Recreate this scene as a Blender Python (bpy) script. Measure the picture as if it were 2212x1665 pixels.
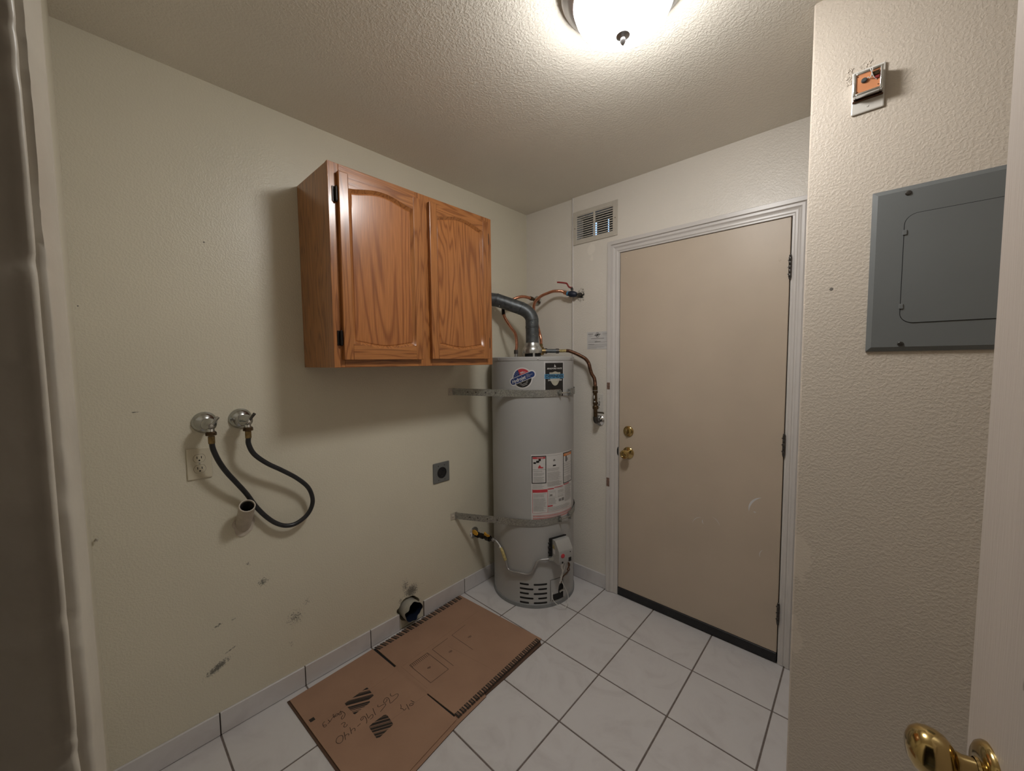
import bpy, bmesh, math, random
from mathutils import Vector, Matrix
random.seed(7)
pi = math.pi
for o in list(bpy.data.objects): bpy.data.objects.remove(o)
scene = bpy.context.scene
COL = scene.collection

# ---------------------------------------------------------------- camera
cam_d = bpy.data.cameras.new('camera'); cam = bpy.data.objects.new('camera', cam_d); COL.objects.link(cam)
F_PX, YAW, PITCH, ROLL = 832.364, 0.743700, 0.063191, -0.010190
cam_d.sensor_fit = 'HORIZONTAL'; cam_d.sensor_width = 36.0; cam_d.lens = 36.0 * F_PX / 2212.0
cam_d.clip_start = 0.02; cam_d.clip_end = 60
_f = Vector((-math.sin(YAW)*math.cos(PITCH), math.cos(YAW)*math.cos(PITCH), -math.sin(PITCH)))
_r = Vector((math.cos(YAW), math.sin(YAW), 0)); _u = _r.cross(_f)
_c, _s = math.cos(ROLL), math.sin(ROLL)
_r2 = _c*_r + _s*_u; _u2 = -_s*_r + _c*_u
mw = Matrix((( _r2.x, _u2.x, -_f.x, 1.78654), (_r2.y, _u2.y, -_f.y, 0.89207), (_r2.z, _u2.z, -_f.z, 1.42516), (0,0,0,1)))
cam.matrix_world = mw
scene.camera = cam

# ---------------------------------------------------------------- world (daylight outside, seen only through the wall grille)
w = bpy.data.worlds.new('daylight'); scene.world = w; w.use_nodes = True
w.node_tree.nodes['Background'].inputs[0].default_value = (0.36, 0.60, 1.0, 1)
w.node_tree.nodes['Background'].inputs[1].default_value = 1.6
LAMP_STRENGTH = 61.0
LAMP_COLOR = (1.0, 0.985, 0.965, 1)
scene.view_settings.view_transform = 'Standard'; scene.view_settings.look = 'None'
scene.view_settings.gamma = 1.0; scene.view_settings.use_curve_mapping = False
scene.view_settings.exposure = 0.0

# ---------------------------------------------------------------- materials
def newmat(name):
    m = bpy.data.materials.new(name); m.use_nodes = True
    nt = m.node_tree; b = nt.nodes['Principled BSDF']
    return m, nt, b
def N(nt, t, **kw):
    n = nt.nodes.new(t)
    for k, v in kw.items():
        if k.startswith('_'): setattr(n, k[1:], v)
        else: n.inputs[k].default_value = v
    return n
def col4(c): return (c[0], c[1], c[2], 1)
def coords(nt, scale=(1,1,1), rot=(0,0,0)):
    tc = nt.nodes.new('ShaderNodeTexCoord'); mp = nt.nodes.new('ShaderNodeMapping')
    mp.inputs['Scale'].default_value = scale; mp.inputs['Rotation'].default_value = rot
    nt.links.new(tc.outputs['Object'], mp.inputs['Vector'])
    return mp.outputs['Vector']
def ramp(nt, fac, stops):
    r = nt.nodes.new('ShaderNodeValToRGB'); e = r.color_ramp.elements
    while len(e) < len(stops): e.new(0.5)
    for el, (p, c) in zip(e, stops): el.position = p; el.color = col4(c)
    nt.links.new(fac, r.inputs[0]); return r.outputs[0]
def mixc(nt, fac, a, b, blend='MIX'):
    m = nt.nodes.new('ShaderNodeMix'); m.data_type = 'RGBA'; m.blend_type = blend
    for sock, v in ((m.inputs[0], fac), (m.inputs[6], a), (m.inputs[7], b)):
        if isinstance(v, (tuple, list)): sock.default_value = col4(v)
        elif isinstance(v, (int, float)): sock.default_value = v
        else: nt.links.new(v, sock)
    return m.outputs[2]
def math_(nt, op, a, b=None, c=None):
    m = nt.nodes.new('ShaderNodeMath'); m.operation = op
    for i, v in enumerate((a, b, c)):
        if v is None: continue
        if isinstance(v, (int, float)): m.inputs[i].default_value = v
        else: nt.links.new(v, m.inputs[i])
    return m.outputs[0]
def bump(nt, b, h, strength, dist):
    bp = nt.nodes.new('ShaderNodeBump'); bp.inputs['Strength'].default_value = strength; bp.inputs['Distance'].default_value = dist
    nt.links.new(h, bp.inputs['Height']); nt.links.new(bp.outputs[0], b.inputs['Normal']); return bp
def simple(name, c, rough=0.5, metal=0.0, var=0.12, vscale=25, bumps=0.0, bscale=200, spec=0.5, stretch=(1,1,1)):
    m, nt, b = newmat(name)
    b.inputs['Roughness'].default_value = rough; b.inputs['Metallic'].default_value = metal
    b.inputs['Specular IOR Level'].default_value = spec
    v = coords(nt, stretch)
    n = N(nt, 'ShaderNodeTexNoise', Scale=vscale, Detail=4.0); nt.links.new(v, n.inputs['Vector'])
    nt.links.new(ramp(nt, n.outputs[0], [(0.3, [x*(1-var) for x in c]), (0.7, [min(1, x*(1+var)) for x in c])]), b.inputs['Base Color'])
    if bumps:
        n2 = N(nt, 'ShaderNodeTexNoise', Scale=bscale, Detail=2.0); nt.links.new(v, n2.inputs['Vector'])
        bump(nt, b, n2.outputs[0], bumps, 0.001)
    return m
def spot_mask(nt, v, cx, cy, cz, sx, sy, sz):
    """soft ellipsoid 1 at centre -> 0 at rim"""
    mp = nt.nodes.new('ShaderNodeMapping'); mp.vector_type = 'TEXTURE'
    mp.inputs['Location'].default_value = (cx, cy, cz); mp.inputs['Scale'].default_value = (sx, sy, sz)
    nt.links.new(v, mp.inputs['Vector'])
    g = nt.nodes.new('ShaderNodeTexGradient'); g.gradient_type = 'SPHERICAL'
    nt.links.new(mp.outputs[0], g.inputs[0]); return g.outputs['Fac'] if 'Fac' in g.outputs else g.outputs[1]
def rot_spot(nt, v, c, s, ang_x=0.0):
    mp = nt.nodes.new('ShaderNodeMapping'); mp.vector_type = 'TEXTURE'
    mp.inputs['Location'].default_value = c; mp.inputs['Scale'].default_value = s; mp.inputs['Rotation'].default_value = (ang_x, 0, 0)
    nt.links.new(v, mp.inputs['Vector'])
    g = nt.nodes.new('ShaderNodeTexGradient'); g.gradient_type = 'SPHERICAL'
    nt.links.new(mp.outputs[0], g.inputs[0]); return g.outputs[1]
def wall_mat(name, c, strength, scale, rough=0.42, spots=(), patches=(), lo=0.42, hi=0.62):
    """painted drywall with a knock-down texture; spots = scuffs (centre, size, tilt, amount), patches = bare spackle"""
    m, nt, b = newmat(name); v = coords(nt)
    b.inputs['Roughness'].default_value = rough
    n = N(nt, 'ShaderNodeTexNoise', Scale=scale, Detail=2.0, Roughness=0.5, Distortion=0.25); nt.links.new(v, n.inputs['Vector'])
    h = ramp(nt, n.outputs[0], [(lo, (0,0,0)), (hi, (1,1,1))])
    n2 = N(nt, 'ShaderNodeTexNoise', Scale=scale*3.1, Detail=2.0); nt.links.new(v, n2.inputs['Vector'])
    hh = math_(nt, 'ADD', h, math_(nt, 'MULTIPLY', n2.outputs[0], 0.35))
    big = N(nt, 'ShaderNodeTexNoise', Scale=1.7, Detail=3.0); nt.links.new(v, big.inputs['Vector'])
    colr = ramp(nt, big.outputs[0], [(0.3, [x*0.96 for x in c]), (0.7, [x*1.03 for x in c])])
    if spots:
        sn = N(nt, 'ShaderNodeTexNoise', Scale=150.0, Detail=4.0, Roughness=0.7); nt.links.new(v, sn.inputs['Vector'])
        tot = None
        for (cc, ss, ang, amt) in spots:
            g = math_(nt, 'MULTIPLY', rot_spot(nt, v, cc, ss, ang), amt)
            tot = g if tot is None else math_(nt, 'MAXIMUM', tot, g)
        thr = math_(nt, 'SUBTRACT', math_(nt, 'ADD', tot, sn.outputs[0]), 0.80)
        k = math_(nt, 'MULTIPLY', thr, 5.0); k = math_(nt, 'MINIMUM', math_(nt, 'MAXIMUM', k, 0.0), 0.8)
        k = math_(nt, 'MULTIPLY', k, math_(nt, 'MINIMUM', math_(nt, 'MULTIPLY', tot, 6.0), 1.0))
        colr = mixc(nt, k, colr, (0.055, 0.055, 0.05))
    if patches:
        tot = None; pn = N(nt, 'ShaderNodeTexNoise', Scale=38.0, Detail=3.0); nt.links.new(v, pn.inputs['Vector'])
        for (cc, ss, ang, amt) in patches:
            g = math_(nt, 'MULTIPLY', rot_spot(nt, v, cc, ss, ang), amt)
            tot = g if tot is None else math_(nt, 'MAXIMUM', tot, g)
        k = math_(nt, 'MULTIPLY', math_(nt, 'SUBTRACT', math_(nt, 'ADD', tot, math_(nt, 'MULTIPLY', pn.outputs[0], 0.5)), 0.55), 12.0)
        k = math_(nt, 'MINIMUM', math_(nt, 'MAXIMUM', k, 0.0), 1.0)
        colr = mixc(nt, k, colr, [min(1.0, x*1.10) for x in c])
        hh = math_(nt, 'MULTIPLY', hh, math_(nt, 'SUBTRACT', 1.0, math_(nt, 'MULTIPLY', k, 0.7)))
    nt.links.new(colr, b.inputs['Base Color'])
    bump(nt, b, hh, strength, 0.0016)
    return m
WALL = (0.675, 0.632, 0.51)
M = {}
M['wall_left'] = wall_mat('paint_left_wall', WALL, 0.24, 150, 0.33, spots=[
    ((0, 1.155, 0.268), (0.05, 0.085, 0.028), -0.45+0.9, 0.62),
    ((0, 1.20, 0.315), (0.05, 0.05, 0.008), 0.35, 0.5),
    ((0, 1.318, 0.535), (0.05, 0.042, 0.036), 0, 0.5),
    ((0, 1.165, 0.43), (0.05, 0.035, 0.012), 0.4, 0.5),
    ((0, 1.215, 0.43), (0.05, 0.03, 0.02), 0.0, 0.36),
    ((0, 1.43, 0.325), (0.05, 0.085, 0.085), 0.5, 0.42),
    ((0, 1.48, 0.375), (0.05, 0.05, 0.05), 0.5, 0.36),
    ((0, 1.41, 0.22), (0.05, 0.03, 0.06), 0.2, 0.32),
    ((0, 2.005, 0.18), (0.06, 0.085, 0.07), 0.0, 0.62),
    ((0, 1.97, 0.22), (0.06, 0.05, 0.09), 0.0, 0.45),
    ((0, 1.94, 0.15), (0.06, 0.04, 0.06), 0.0, 0.42),
    ((0, 0.98, 1.268), (0.05, 0.022, 0.004), 0, 0.6),
    ((0, 1.27, 0.63), (0.05, 0.02, 0.03), 0, 0.42),
    ((0, 1.190, 1.867), (0.02, 0.0045, 0.0045), 0, 1.1), ((0, 0.872, 1.607), (0.02, 0.003, 0.004), 0, 1.0),
    ((0, 2.44, 0.42), (0.05, 0.012, 0.03), 0, 0.3)], patches=[((0, 1.268, 0.775), (0.05, 0.055, 0.035), 0, 0.55)])
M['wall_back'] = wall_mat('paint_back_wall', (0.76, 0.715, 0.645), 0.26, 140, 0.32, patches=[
    ((0.525, 2.99, 2.10), (0.055, 0.05, 0.055), 0, 0.75), ((0.53, 2.99, 2.05), (0.03, 0.05, 0.04), 0, 0.6)])
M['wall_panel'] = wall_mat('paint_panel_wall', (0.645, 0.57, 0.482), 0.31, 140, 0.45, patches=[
    ((1.655, 2.35, 0.81), (0.045, 0.05, 0.12), 0, 0.8), ((1.652, 2.35, 0.53), (0.03, 0.05, 0.07), 0, 0.75), ((1.648, 2.35, 0.60), (0.016, 0.05, 0.05), 0, 0.7)],
    spots=[((1.704, 2.35, 1.623), (0.006, 0.01, 0.006), 0, 1.5)])
M['ceiling'] = wall_mat('ceiling_texture', (0.79, 0.745, 0.655), 0.42, 135, 0.45)
M['hall'] = simple('hall_paint', (0.30, 0.28, 0.24), 0.7)
M['jamb'] = simple('thick_gloss_trim_paint', (0.50, 0.46, 0.385), 0.40, var=0.06, vscale=9, bumps=0.5, bscale=60)
M['trim'] = simple('trim_paint_white', (0.64, 0.61, 0.585), 0.32, var=0.03, vscale=6, bumps=0.05, bscale=90)
M['door_tan'] = simple('door_paint_tan', (0.54, 0.45, 0.355), 0.42, var=0.05, vscale=3, bumps=0.06, bscale=120)
M['door_smooth'] = simple('moulded_door_paint', (0.60, 0.53, 0.475), 0.45, var=0.04, vscale=2, bumps=0.5, bscale=60, stretch=(6, 6, 0.25))
M['grout'] = simple('dark_grout', (0.17, 0.14, 0.125), 0.9, var=0.2, vscale=60, bumps=0.3)
M['black_rubber'] = simple('black_rubber', (0.012, 0.012, 0.014), 0.5, var=0.3)
M['hose'] = simple('hose_rubber', (0.016, 0.017, 0.02), 0.36, var=0.4, vscale=40)
M['black'] = simple('matt_black', (0.008, 0.008, 0.008), 0.8)
M['chrome'] = simple('dull_chrome', (0.47, 0.48, 0.47), 0.20, 1.0, var=0.15)
M['chrome2'] = simple('bright_chrome', (0.75, 0.76, 0.77), 0.12, 1.0, var=0.05)
M['brass'] = simple('polished_brass', (0.52, 0.385, 0.165), 0.14, 1.0, var=0.05)
M['brass_old'] = simple('aged_brass', (0.27, 0.19, 0.085), 0.4, 0.9, var=0.35, vscale=60)
M['brass_dark'] = simple('dark_brown_fitting', (0.10, 0.065, 0.035), 0.4, 0.8, var=0.4, vscale=60)
M['copper'] = simple('corrugated_copper', (0.70, 0.34, 0.22), 0.27, 1.0, var=0.15, vscale=40)
M['copper_old'] = simple('tarnished_copper', (0.15, 0.075, 0.045), 0.42, 0.85, var=0.35, vscale=50)
M['steel_dark'] = simple('dark_hinge_steel', (0.10, 0.095, 0.09), 0.35, 0.9, var=0.3, vscale=60)
M['bronze'] = simple('black_bronze', (0.02, 0.016, 0.014), 0.35, 0.6)
M['ivory'] = simple('ivory_plastic', (0.62, 0.565, 0.435), 0.35, var=0.04)
M['white_plastic'] = simple('white_plastic', (0.66, 0.63, 0.58), 0.35, var=0.04)
M['pvc'] = simple('painted_pvc_pipe', (0.52, 0.46, 0.385), 0.5, var=0.1, vscale=40, bumps=0.2, bscale=90)
M['dark_inside'] = simple('dark_pipe_inside', (0.05, 0.045, 0.04), 0.8)
M['grey_plate'] = simple('grey_nylon_plate', (0.155, 0.16, 0.155), 0.38, var=0.05)
M['panel_grey'] = simple('panel_grey_enamel', (0.165, 0.175, 0.175), 0.42, var=0.05, vscale=4)
M['tank'] = simple('tank_grey_enamel', (0.41, 0.41, 0.405), 0.42, var=0.03, vscale=4)
M['tank_ring'] = simple('tank_base_ring', (0.235, 0.245, 0.25), 0.5, var=0.06)
M['gas_box'] = simple('gas_control_grey', (0.40, 0.40, 0.39), 0.35, 0.2, var=0.04)
M['galv_dark'] = simple('aged_vent_pipe', (0.105, 0.115, 0.12), 0.45, 0.6, var=0.30, vscale=45)
M['galv_hood'] = simple('galvanised_hood', (0.50, 0.51, 0.49), 0.30, 0.9, var=0.3, vscale=35)
M['yellow_tag'] = simple('yellow_handle', (0.72, 0.38, 0.035), 0.5, var=0.15)
M['yellow_label'] = simple('faded_yellow_tag', (0.42, 0.34, 0.14), 0.6, var=0.3, vscale=90)
M['flex_gas'] = simple('coated_gas_tube', (0.34, 0.33, 0.32), 0.35, 0.5, var=0.1)
M['red'] = simple('red_handle', (0.27, 0.03, 0.03), 0.4)
M['red_mark'] = simple('red_print', (0.50, 0.045, 0.06), 0.5)
M['orange_mark'] = simple('orange_print', (0.70, 0.24, 0.06), 0.5)
M['pink_mark'] = simple('pale_red_print', (0.55, 0.26, 0.25), 0.6)
M['white_label'] = simple('white_label_paper', (0.62, 0.61, 0.60), 0.5, var=0.03)
M['silver_label'] = simple('silver_label', (0.50, 0.50, 0.50), 0.4)
M['black_label'] = simple('black_label_print', (0.012, 0.012, 0.013), 0.35)
M['blue_label'] = simple('blue_label_print', (0.014, 0.038, 0.155), 0.4)
M['lblue_label'] = simple('light_blue_label_print', (0.07, 0.26, 0.46), 0.4)
M['shield'] = simple('shield_print', (0.42, 0.40, 0.32), 0.4)
M['grey_print'] = simple('fine_grey_print', (0.22, 0.215, 0.21), 0.6)
M['navy'] = simple('dark_navy', (0.010, 0.016, 0.036), 0.45)
M['pcb'] = simple('orange_circuit_board', (0.66, 0.27, 0.12), 0.45, var=0.1)
M['wire_white'] = simple('white_wire', (0.66, 0.65, 0.62), 0.4)
M['ink'] = simple('pen_ink', (0.045, 0.022, 0.014), 0.6)
M['print'] = simple('black_box_print', (0.022, 0.016, 0.012), 0.7, var=0.3, vscale=200)
M['dark_card'] = simple('card_edge_dark', (0.10, 0.055, 0.035), 0.9)
M['louver'] = simple('grille_enamel', (0.56, 0.52, 0.45), 0.4, var=0.03)
M['duct'] = simple('vent_duct_metal', (0.48, 0.46, 0.40), 0.45, 0.35, var=0.15, vscale=20)
M['lamp_rim'] = simple('brushed_nickel', (0.46, 0.45, 0.45), 0.34, 1.0, var=0.05)
M['finial'] = simple('nickel_finial', (0.40, 0.39, 0.40), 0.3, 1.0)
M['chip'] = simple('bare_wood_chip', (0.20, 0.12, 0.09), 0.8, var=0.5, vscale=150)
M['chalk'] = simple('white_scuff', (0.66, 0.66, 0.67), 0.7, var=0.1)
M['spackle'] = simple('broken_plaster', (0.56, 0.52, 0.46), 0.8, var=0.12, vscale=90, bumps=0.8, bscale=150)

def tile_mat():
    m, nt, b = newmat('glazed_white_tile'); v = coords(nt)
    b.inputs['Roughness'].default_value = 0.30
    oi = nt.nodes.new('ShaderNodeObjectInfo')
    mp = nt.nodes.new('ShaderNodeVectorMath'); mp.operation = 'ADD'; nt.links.new(v, mp.inputs[0]); nt.links.new(oi.outputs['Location'], mp.inputs[1])
    n = N(nt, 'ShaderNodeTexNoise', Scale=5.0, Detail=6.0, Roughness=0.6, Distortion=1.8); nt.links.new(mp.outputs[0], n.inputs['Vector'])
    nt.links.new(ramp(nt, n.outputs[0], [(0.25, (0.56, 0.535, 0.535)), (0.5, (0.63, 0.61, 0.61)), (0.75, (0.65, 0.635, 0.635))]), b.inputs['Base Color'])
    n2 = N(nt, 'ShaderNodeTexNoise', Scale=14.0, Detail=2.0); nt.links.new(mp.outputs[0], n2.inputs['Vector'])
    bump(nt, b, n2.outputs[0], 0.10, 0.002)
    return m
M['tile'] = tile_mat()
def oak(name, grain_axis='z', tint=(1,1,1), cathedral=False, seed=0.0):
    m, nt, b = newmat(name)
    b.inputs['Roughness'].default_value = 0.28; b.inputs['Coat Weight'].default_value = 0.25; b.inputs['Coat Roughness'].default_value = 0.16
    tc = nt.nodes.new('ShaderNodeTexCoord'); mp = nt.nodes.new('ShaderNodeMapping')
    st = (1, 1, 0.09) if grain_axis == 'z' else (1, 0.09, 1)
    mp.inputs['Scale'].default_value = st; mp.inputs['Location'].default_value = (seed, seed*1.7, seed*0.31)
    nt.links.new(tc.outputs['Object'], mp.inputs['Vector']); v = mp.outputs[0]
    n = N(nt, 'ShaderNodeTexNoise', Scale=6.5 if cathedral else 16.0, Detail=2.0, Roughness=0.45, Distortion=0.5 if cathedral else 0.3); nt.links.new(v, n.inputs['Vector'])
    ph = math_(nt, 'MULTIPLY', n.outputs[0], 105.0 if cathedral else 70.0)
    rings = math_(nt, 'ADD', math_(nt, 'MULTIPLY', math_(nt, 'SINE', ph), 0.5), 0.5)
    rings = math_(nt, 'POWER', rings, 3.5)
    mp2 = nt.nodes.new('ShaderNodeMapping'); mp2.inputs['Scale'].default_value = (1, 1, 0.02) if grain_axis == 'z' else (1, 0.02, 1)
    nt.links.new(tc.outputs['Object'], mp2.inputs['Vector'])
    f = N(nt, 'ShaderNodeTexNoise', Scale=420.0, Detail=2.0); nt.links.new(mp2.outputs[0], f.inputs['Vector'])
    pores = ramp(nt, f.outputs[0], [(0.42, (1,1,1)), (0.56, (0,0,0))])
    base = [(0.42, 0.166, 0.050), (0.225, 0.074, 0.021)]
    base = [[x*t for x, t in zip(bb, tint)] for bb in base]
    c = mixc(nt, math_(nt, 'MULTIPLY', rings, 0.85), base[0], base[1])
    k = math_(nt, 'MULTIPLY', math_(nt, 'SUBTRACT', 1.0, pores), 0.30)
    c = mixc(nt, k, c, [x*0.55 for x in base[1]])
    nt.links.new(c, b.inputs['Base Color'])
    bump(nt, b, math_(nt, 'SUBTRACT', 1.0, math_(nt, 'MULTIPLY', rings, 0.5)), 0.12, 0.001)
    return m
M['oak'] = oak('oak_vertical_grain'); M['oak_h'] = oak('oak_horizontal_grain', 'y', seed=3.1)
M['oak_panel'] = oak('oak_cathedral_panel', 'z', (1.05, 1.0, 0.98), True, 1.3); M['oak_side'] = oak('oak_veneer_side', 'z', (1.05, 1.12, 1.1), False, 7.7)
M['oak_panel2'] = oak('oak_cathedral_panel_b', 'z', (1.05, 1.03, 1.02), True, 5.9)
def galv_strap():
    m, nt, b = newmat('spangled_galvanised_strap'); v = coords(nt)
    b.inputs['Metallic'].default_value = 0.75; b.inputs['Roughness'].default_value = 0.45
    vo = N(nt, 'ShaderNodeTexVoronoi', Scale=190.0); nt.links.new(v, vo.inputs['Vector'])
    nt.links.new(ramp(nt, vo.outputs['Color'], [(0.1, (0.27, 0.275, 0.26)), (0.55, (0.36, 0.365, 0.345)), (0.95, (0.48, 0.48, 0.45))]), b.inputs['Base Color'])
    return m
M['strap'] = galv_strap()
M['strap_end'] = simple('painted_strap_end', (0.50, 0.45, 0.375), 0.5)
def card_mat():
    m, nt, b = newmat('corrugated_cardboard'); v = coords(nt)
    b.inputs['Roughness'].default_value = 0.85; b.inputs['Specular IOR Level'].default_value = 0.2
    n = N(nt, 'ShaderNodeTexNoise', Scale=6.0, Detail=5.0); nt.links.new(v, n.inputs['Vector'])
    c = ramp(nt, n.outputs[0], [(0.3, (0.330, 0.200, 0.135)), (0.7, (0.375, 0.230, 0.155))])
    nt.links.new(c, b.inputs['Base Color'])
    wv = N(nt, 'ShaderNodeTexNoise', Scale=18.0, Detail=3.0); nt.links.new(v, wv.inputs['Vector'])
    bump(nt, b, wv.outputs[0], 0.25, 0.004)
    return m
M['card'] = card_mat()
M['card_crease'] = simple('card_crease', (0.27, 0.16, 0.105), 0.9)
def glow_mat():
    m, nt, b = newmat('lit_frosted_glass'); v = coords(nt)
    b.inputs['Base Color'].default_value = (0.9, 0.9, 0.88, 1); b.inputs['Roughness'].default_value = 0.3
    b.inputs['Emission Color'].default_value = LAMP_COLOR; b.inputs['Emission Strength'].default_value = LAMP_STRENGTH
    n = N(nt, 'ShaderNodeTexNoise', Scale=8.0); nt.links.new(v, n.inputs['Vector'])
    nt.links.new(ramp(nt, n.outputs[0], [(0.2, (0.86, 0.86, 0.84)), (0.8, (0.92, 0.92, 0.9))]), b.inputs['Base Color'])
    return m
M['glow'] = glow_mat()

# ---------------------------------------------------------------- mesh helpers
class G:
    def __init__(s): s.v = []; s.f = []
    def add(s, vs, fs):
        k = len(s.v); s.v += [tuple(x) for x in vs]; s.f += [tuple(i+k for i in f) for f in fs]; return s
    def box(s, x0, x1, y0, y1, z0, z1, bev=0.0, seg=1):
        if bev <= 0:
            return s.add([(x0,y0,z0),(x1,y0,z0),(x1,y1,z0),(x0,y1,z0),(x0,y0,z1),(x1,y0,z1),(x1,y1,z1),(x0,y1,z1)],
                         [(0,3,2,1),(4,5,6,7),(0,1,5,4),(1,2,6,5),(2,3,7,6),(3,0,4,7)])
        bm = bmesh.new(); bmesh.ops.create_cube(bm, size=1)
        for q in bm.verts: q.co = Vector(((x0+x1)/2+q.co.x*(x1-x0), (y0+y1)/2+q.co.y*(y1-y0), (z0+z1)/2+q.co.z*(z1-z0)))
        bmesh.ops.bevel(bm, geom=bm.edges[:], offset=bev, segments=seg, affect='EDGES', profile=0.5)
        bm.verts.index_update(); s.add([q.co[:] for q in bm.verts], [[q.index for q in f.verts] for f in bm.faces]); bm.free(); return s
    def tube(s, path, r, seg=14, caps=True, rf=None, closed=False):
        P = [Vector(q) for q in path]; n = len(P); T = []
        for i in range(n):
            a = P[max(0, i-1)]; b = P[min(n-1, i+1)]; T.append((b-a).normalized())
        up = Vector((0,0,1)) if abs(T[0].z) < 0.9 else Vector((1,0,0))
        nrm = (up - T[0]*up.dot(T[0])).normalized(); vs = []; fs = []
        for i in range(n):
            nrm = (nrm - T[i]*nrm.dot(T[i])).normalized(); bn = T[i].cross(nrm); rr = r if rf is None else rf(i, n)
            for j in range(seg):
                a = 2*pi*j/seg; vs.append(P[i] + (nrm*math.cos(a)+bn*math.sin(a))*rr)
        for i in range(n-1):
            for j in range(seg):
                k = (j+1) % seg; fs.append((i*seg+j, i*seg+k, (i+1)*seg+k, (i+1)*seg+j))
        if caps: fs.append(tuple(range(seg-1, -1, -1))); fs.append(tuple((n-1)*seg+j for j in range(seg)))
        return s.add(vs, fs)
    def lathe(s, prof, origin, axis, seg=32, cap0=True, cap1=True):
        """prof: list of (along, radius)"""
        ax = Vector(axis).normalized(); o = Vector(origin)
        up = Vector((0,0,1)) if abs(ax.z) < 0.9 else Vector((1,0,0))
        a1 = (up - ax*up.dot(ax)).normalized(); a2 = ax.cross(a1); vs = []; fs = []
        for (h, r) in prof:
            for j in range(seg):
                t = 2*pi*j/seg; vs.append(o + ax*h + (a1*math.cos(t)+a2*math.sin(t))*max(r, 1e-5))
        n = len(prof)
        for i in range(n-1):
            for j in range(seg):
                k = (j+1) % seg; fs.append((i*seg+j, i*seg+k, (i+1)*seg+k, (i+1)*seg+j))
        if cap0: fs.append(tuple(range(seg-1, -1, -1)))
        if cap1: fs.append(tuple((n-1)*seg+j for j in range(seg)))
        return s.add(vs, fs)
    def cyl(s, a, b, r, seg=16):
        a = Vector(a); b = Vector(b); return s.lathe([(0, r), ((b-a).length, r)], a, b-a, seg)
    def prism(s, poly, fn, d0, d1):
        """poly (u,v) -> fn(u,v,d) world"""
        n = len(poly); vs = [fn(u, v, d0) for u, v in poly] + [fn(u, v, d1) for u, v in poly]
        fs = [tuple(range(n-1, -1, -1)), tuple(range(n, 2*n))] + [(i, (i+1) % n, n+(i+1) % n, n+i) for i in range(n)]
        return s.add(vs, fs)
    def strip(s, us, vt, vb, fn):
        vs = []; fs = []
        for u in us: vs.append(fn(u, vb(u))); vs.append(fn(u, vt(u)))
        for i in range(len(us)-1): fs.append((2*i, 2*i+2, 2*i+3, 2*i+1))
        return s.add(vs, fs)
    def sphere(s, c, rx, ry=None, rz=None, seg=20, rings=12, M3=None):
        ry = ry or rx; rz = rz or rx; vs = []; fs = []; c = Vector(c)
        for i in range(rings+1):
            ph = pi*i/rings
            for j in range(seg):
                t = 2*pi*j/seg; q = Vector((rx*math.sin(ph)*math.cos(t), ry*math.sin(ph)*math.sin(t), rz*math.cos(ph)))
                if M3 is not None: q = M3 @ q
                vs.append(c+q)
        for i in range(rings):
            for j in range(seg):
                k = (j+1) % seg; fs.append((i*seg+j, (i+1)*seg+j, (i+1)*seg+k, i*seg+k))
        return s.add(vs, fs)

def obj(name, g, mat, parent=None, smooth=False, origin=None, label=None, angle=38):
    if parent is not None: org = Vector(parent['_o'])
    elif origin is not None: org = Vector(origin)
    else:
        xs = [v[0] for v in g.v]; ys = [v[1] for v in g.v]; zs = [v[2] for v in g.v]
        org = Vector(((min(xs)+max(xs))/2, (min(ys)+max(ys))/2, min(zs)))
    me = bpy.data.meshes.new(name)
    me.from_pydata([(v[0]-org.x, v[1]-org.y, v[2]-org.z) for v in g.v], [], g.f)
    me.materials.append(M[mat] if isinstance(mat, str) else mat)
    bm = bmesh.new(); bm.from_mesh(me); bmesh.ops.recalc_face_normals(bm, faces=bm.faces[:]); bm.to_mesh(me); bm.free()
    if smooth:
        for pl in me.polygons: pl.use_smooth = True
        me.set_sharp_from_angle(angle=math.radians(angle))
    o = bpy.data.objects.new(name, me); COL.objects.link(o)
    if parent is not None: o.parent = parent
    else: o.location = org
    o['_o'] = tuple(org)
    if label: o['label'] = label
    return o
def thing(name, label, cat, loc, group=None):
    o = bpy.data.objects.new(name, None); COL.objects.link(o); o.location = loc; o['_o'] = tuple(loc)
    o.empty_display_size = 0.05; o['label'] = label; o['category'] = cat
    if group: o['group'] = group
    return o
def tag(o, label, cat, group=None):
    o['label'] = label; o['category'] = cat
    if group: o['group'] = group
    return o
def struct(o, label=None):
    o['kind'] = 'structure'
    if label: o['label'] = label
    return o
def sempty(name, loc, label):
    o = bpy.data.objects.new(name, None); COL.objects.link(o); o.location = loc; o['_o'] = tuple(loc); o['kind'] = 'structure'; o['label'] = label
    return o
def smooth_path(pts, step=0.004):
    P = [Vector(q) for q in pts]; out = []
    for i in range(len(P)-1):
        p0 = P[i-1] if i > 0 else P[0]*2-P[1]; p1 = P[i]; p2 = P[i+1]; p3 = P[i+2] if i+2 < len(P) else P[-1]*2-P[-2]
        n = max(2, int((p2-p1).length/step))
        for k in range(n):
            t = k/n; out.append(0.5*((2*p1)+(p2-p0)*t+(2*p0-5*p1+4*p2-p3)*t*t+(3*p1-p0-3*p2+p3)*t**3))
    out.append(P[-1])
    # re-space evenly
    L = [0.0]
    for i in range(1, len(out)): L.append(L[-1]+(out[i]-out[i-1]).length)
    n = max(2, int(L[-1]/step)); res = []; j = 0
    for k in range(n+1):
        d = L[-1]*k/n
        while j < len(L)-2 and L[j+1] < d: j += 1
        t = (d-L[j])/max(1e-9, L[j+1]-L[j]); res.append(out[j].lerp(out[j+1], min(1, t)))
    return res
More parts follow.
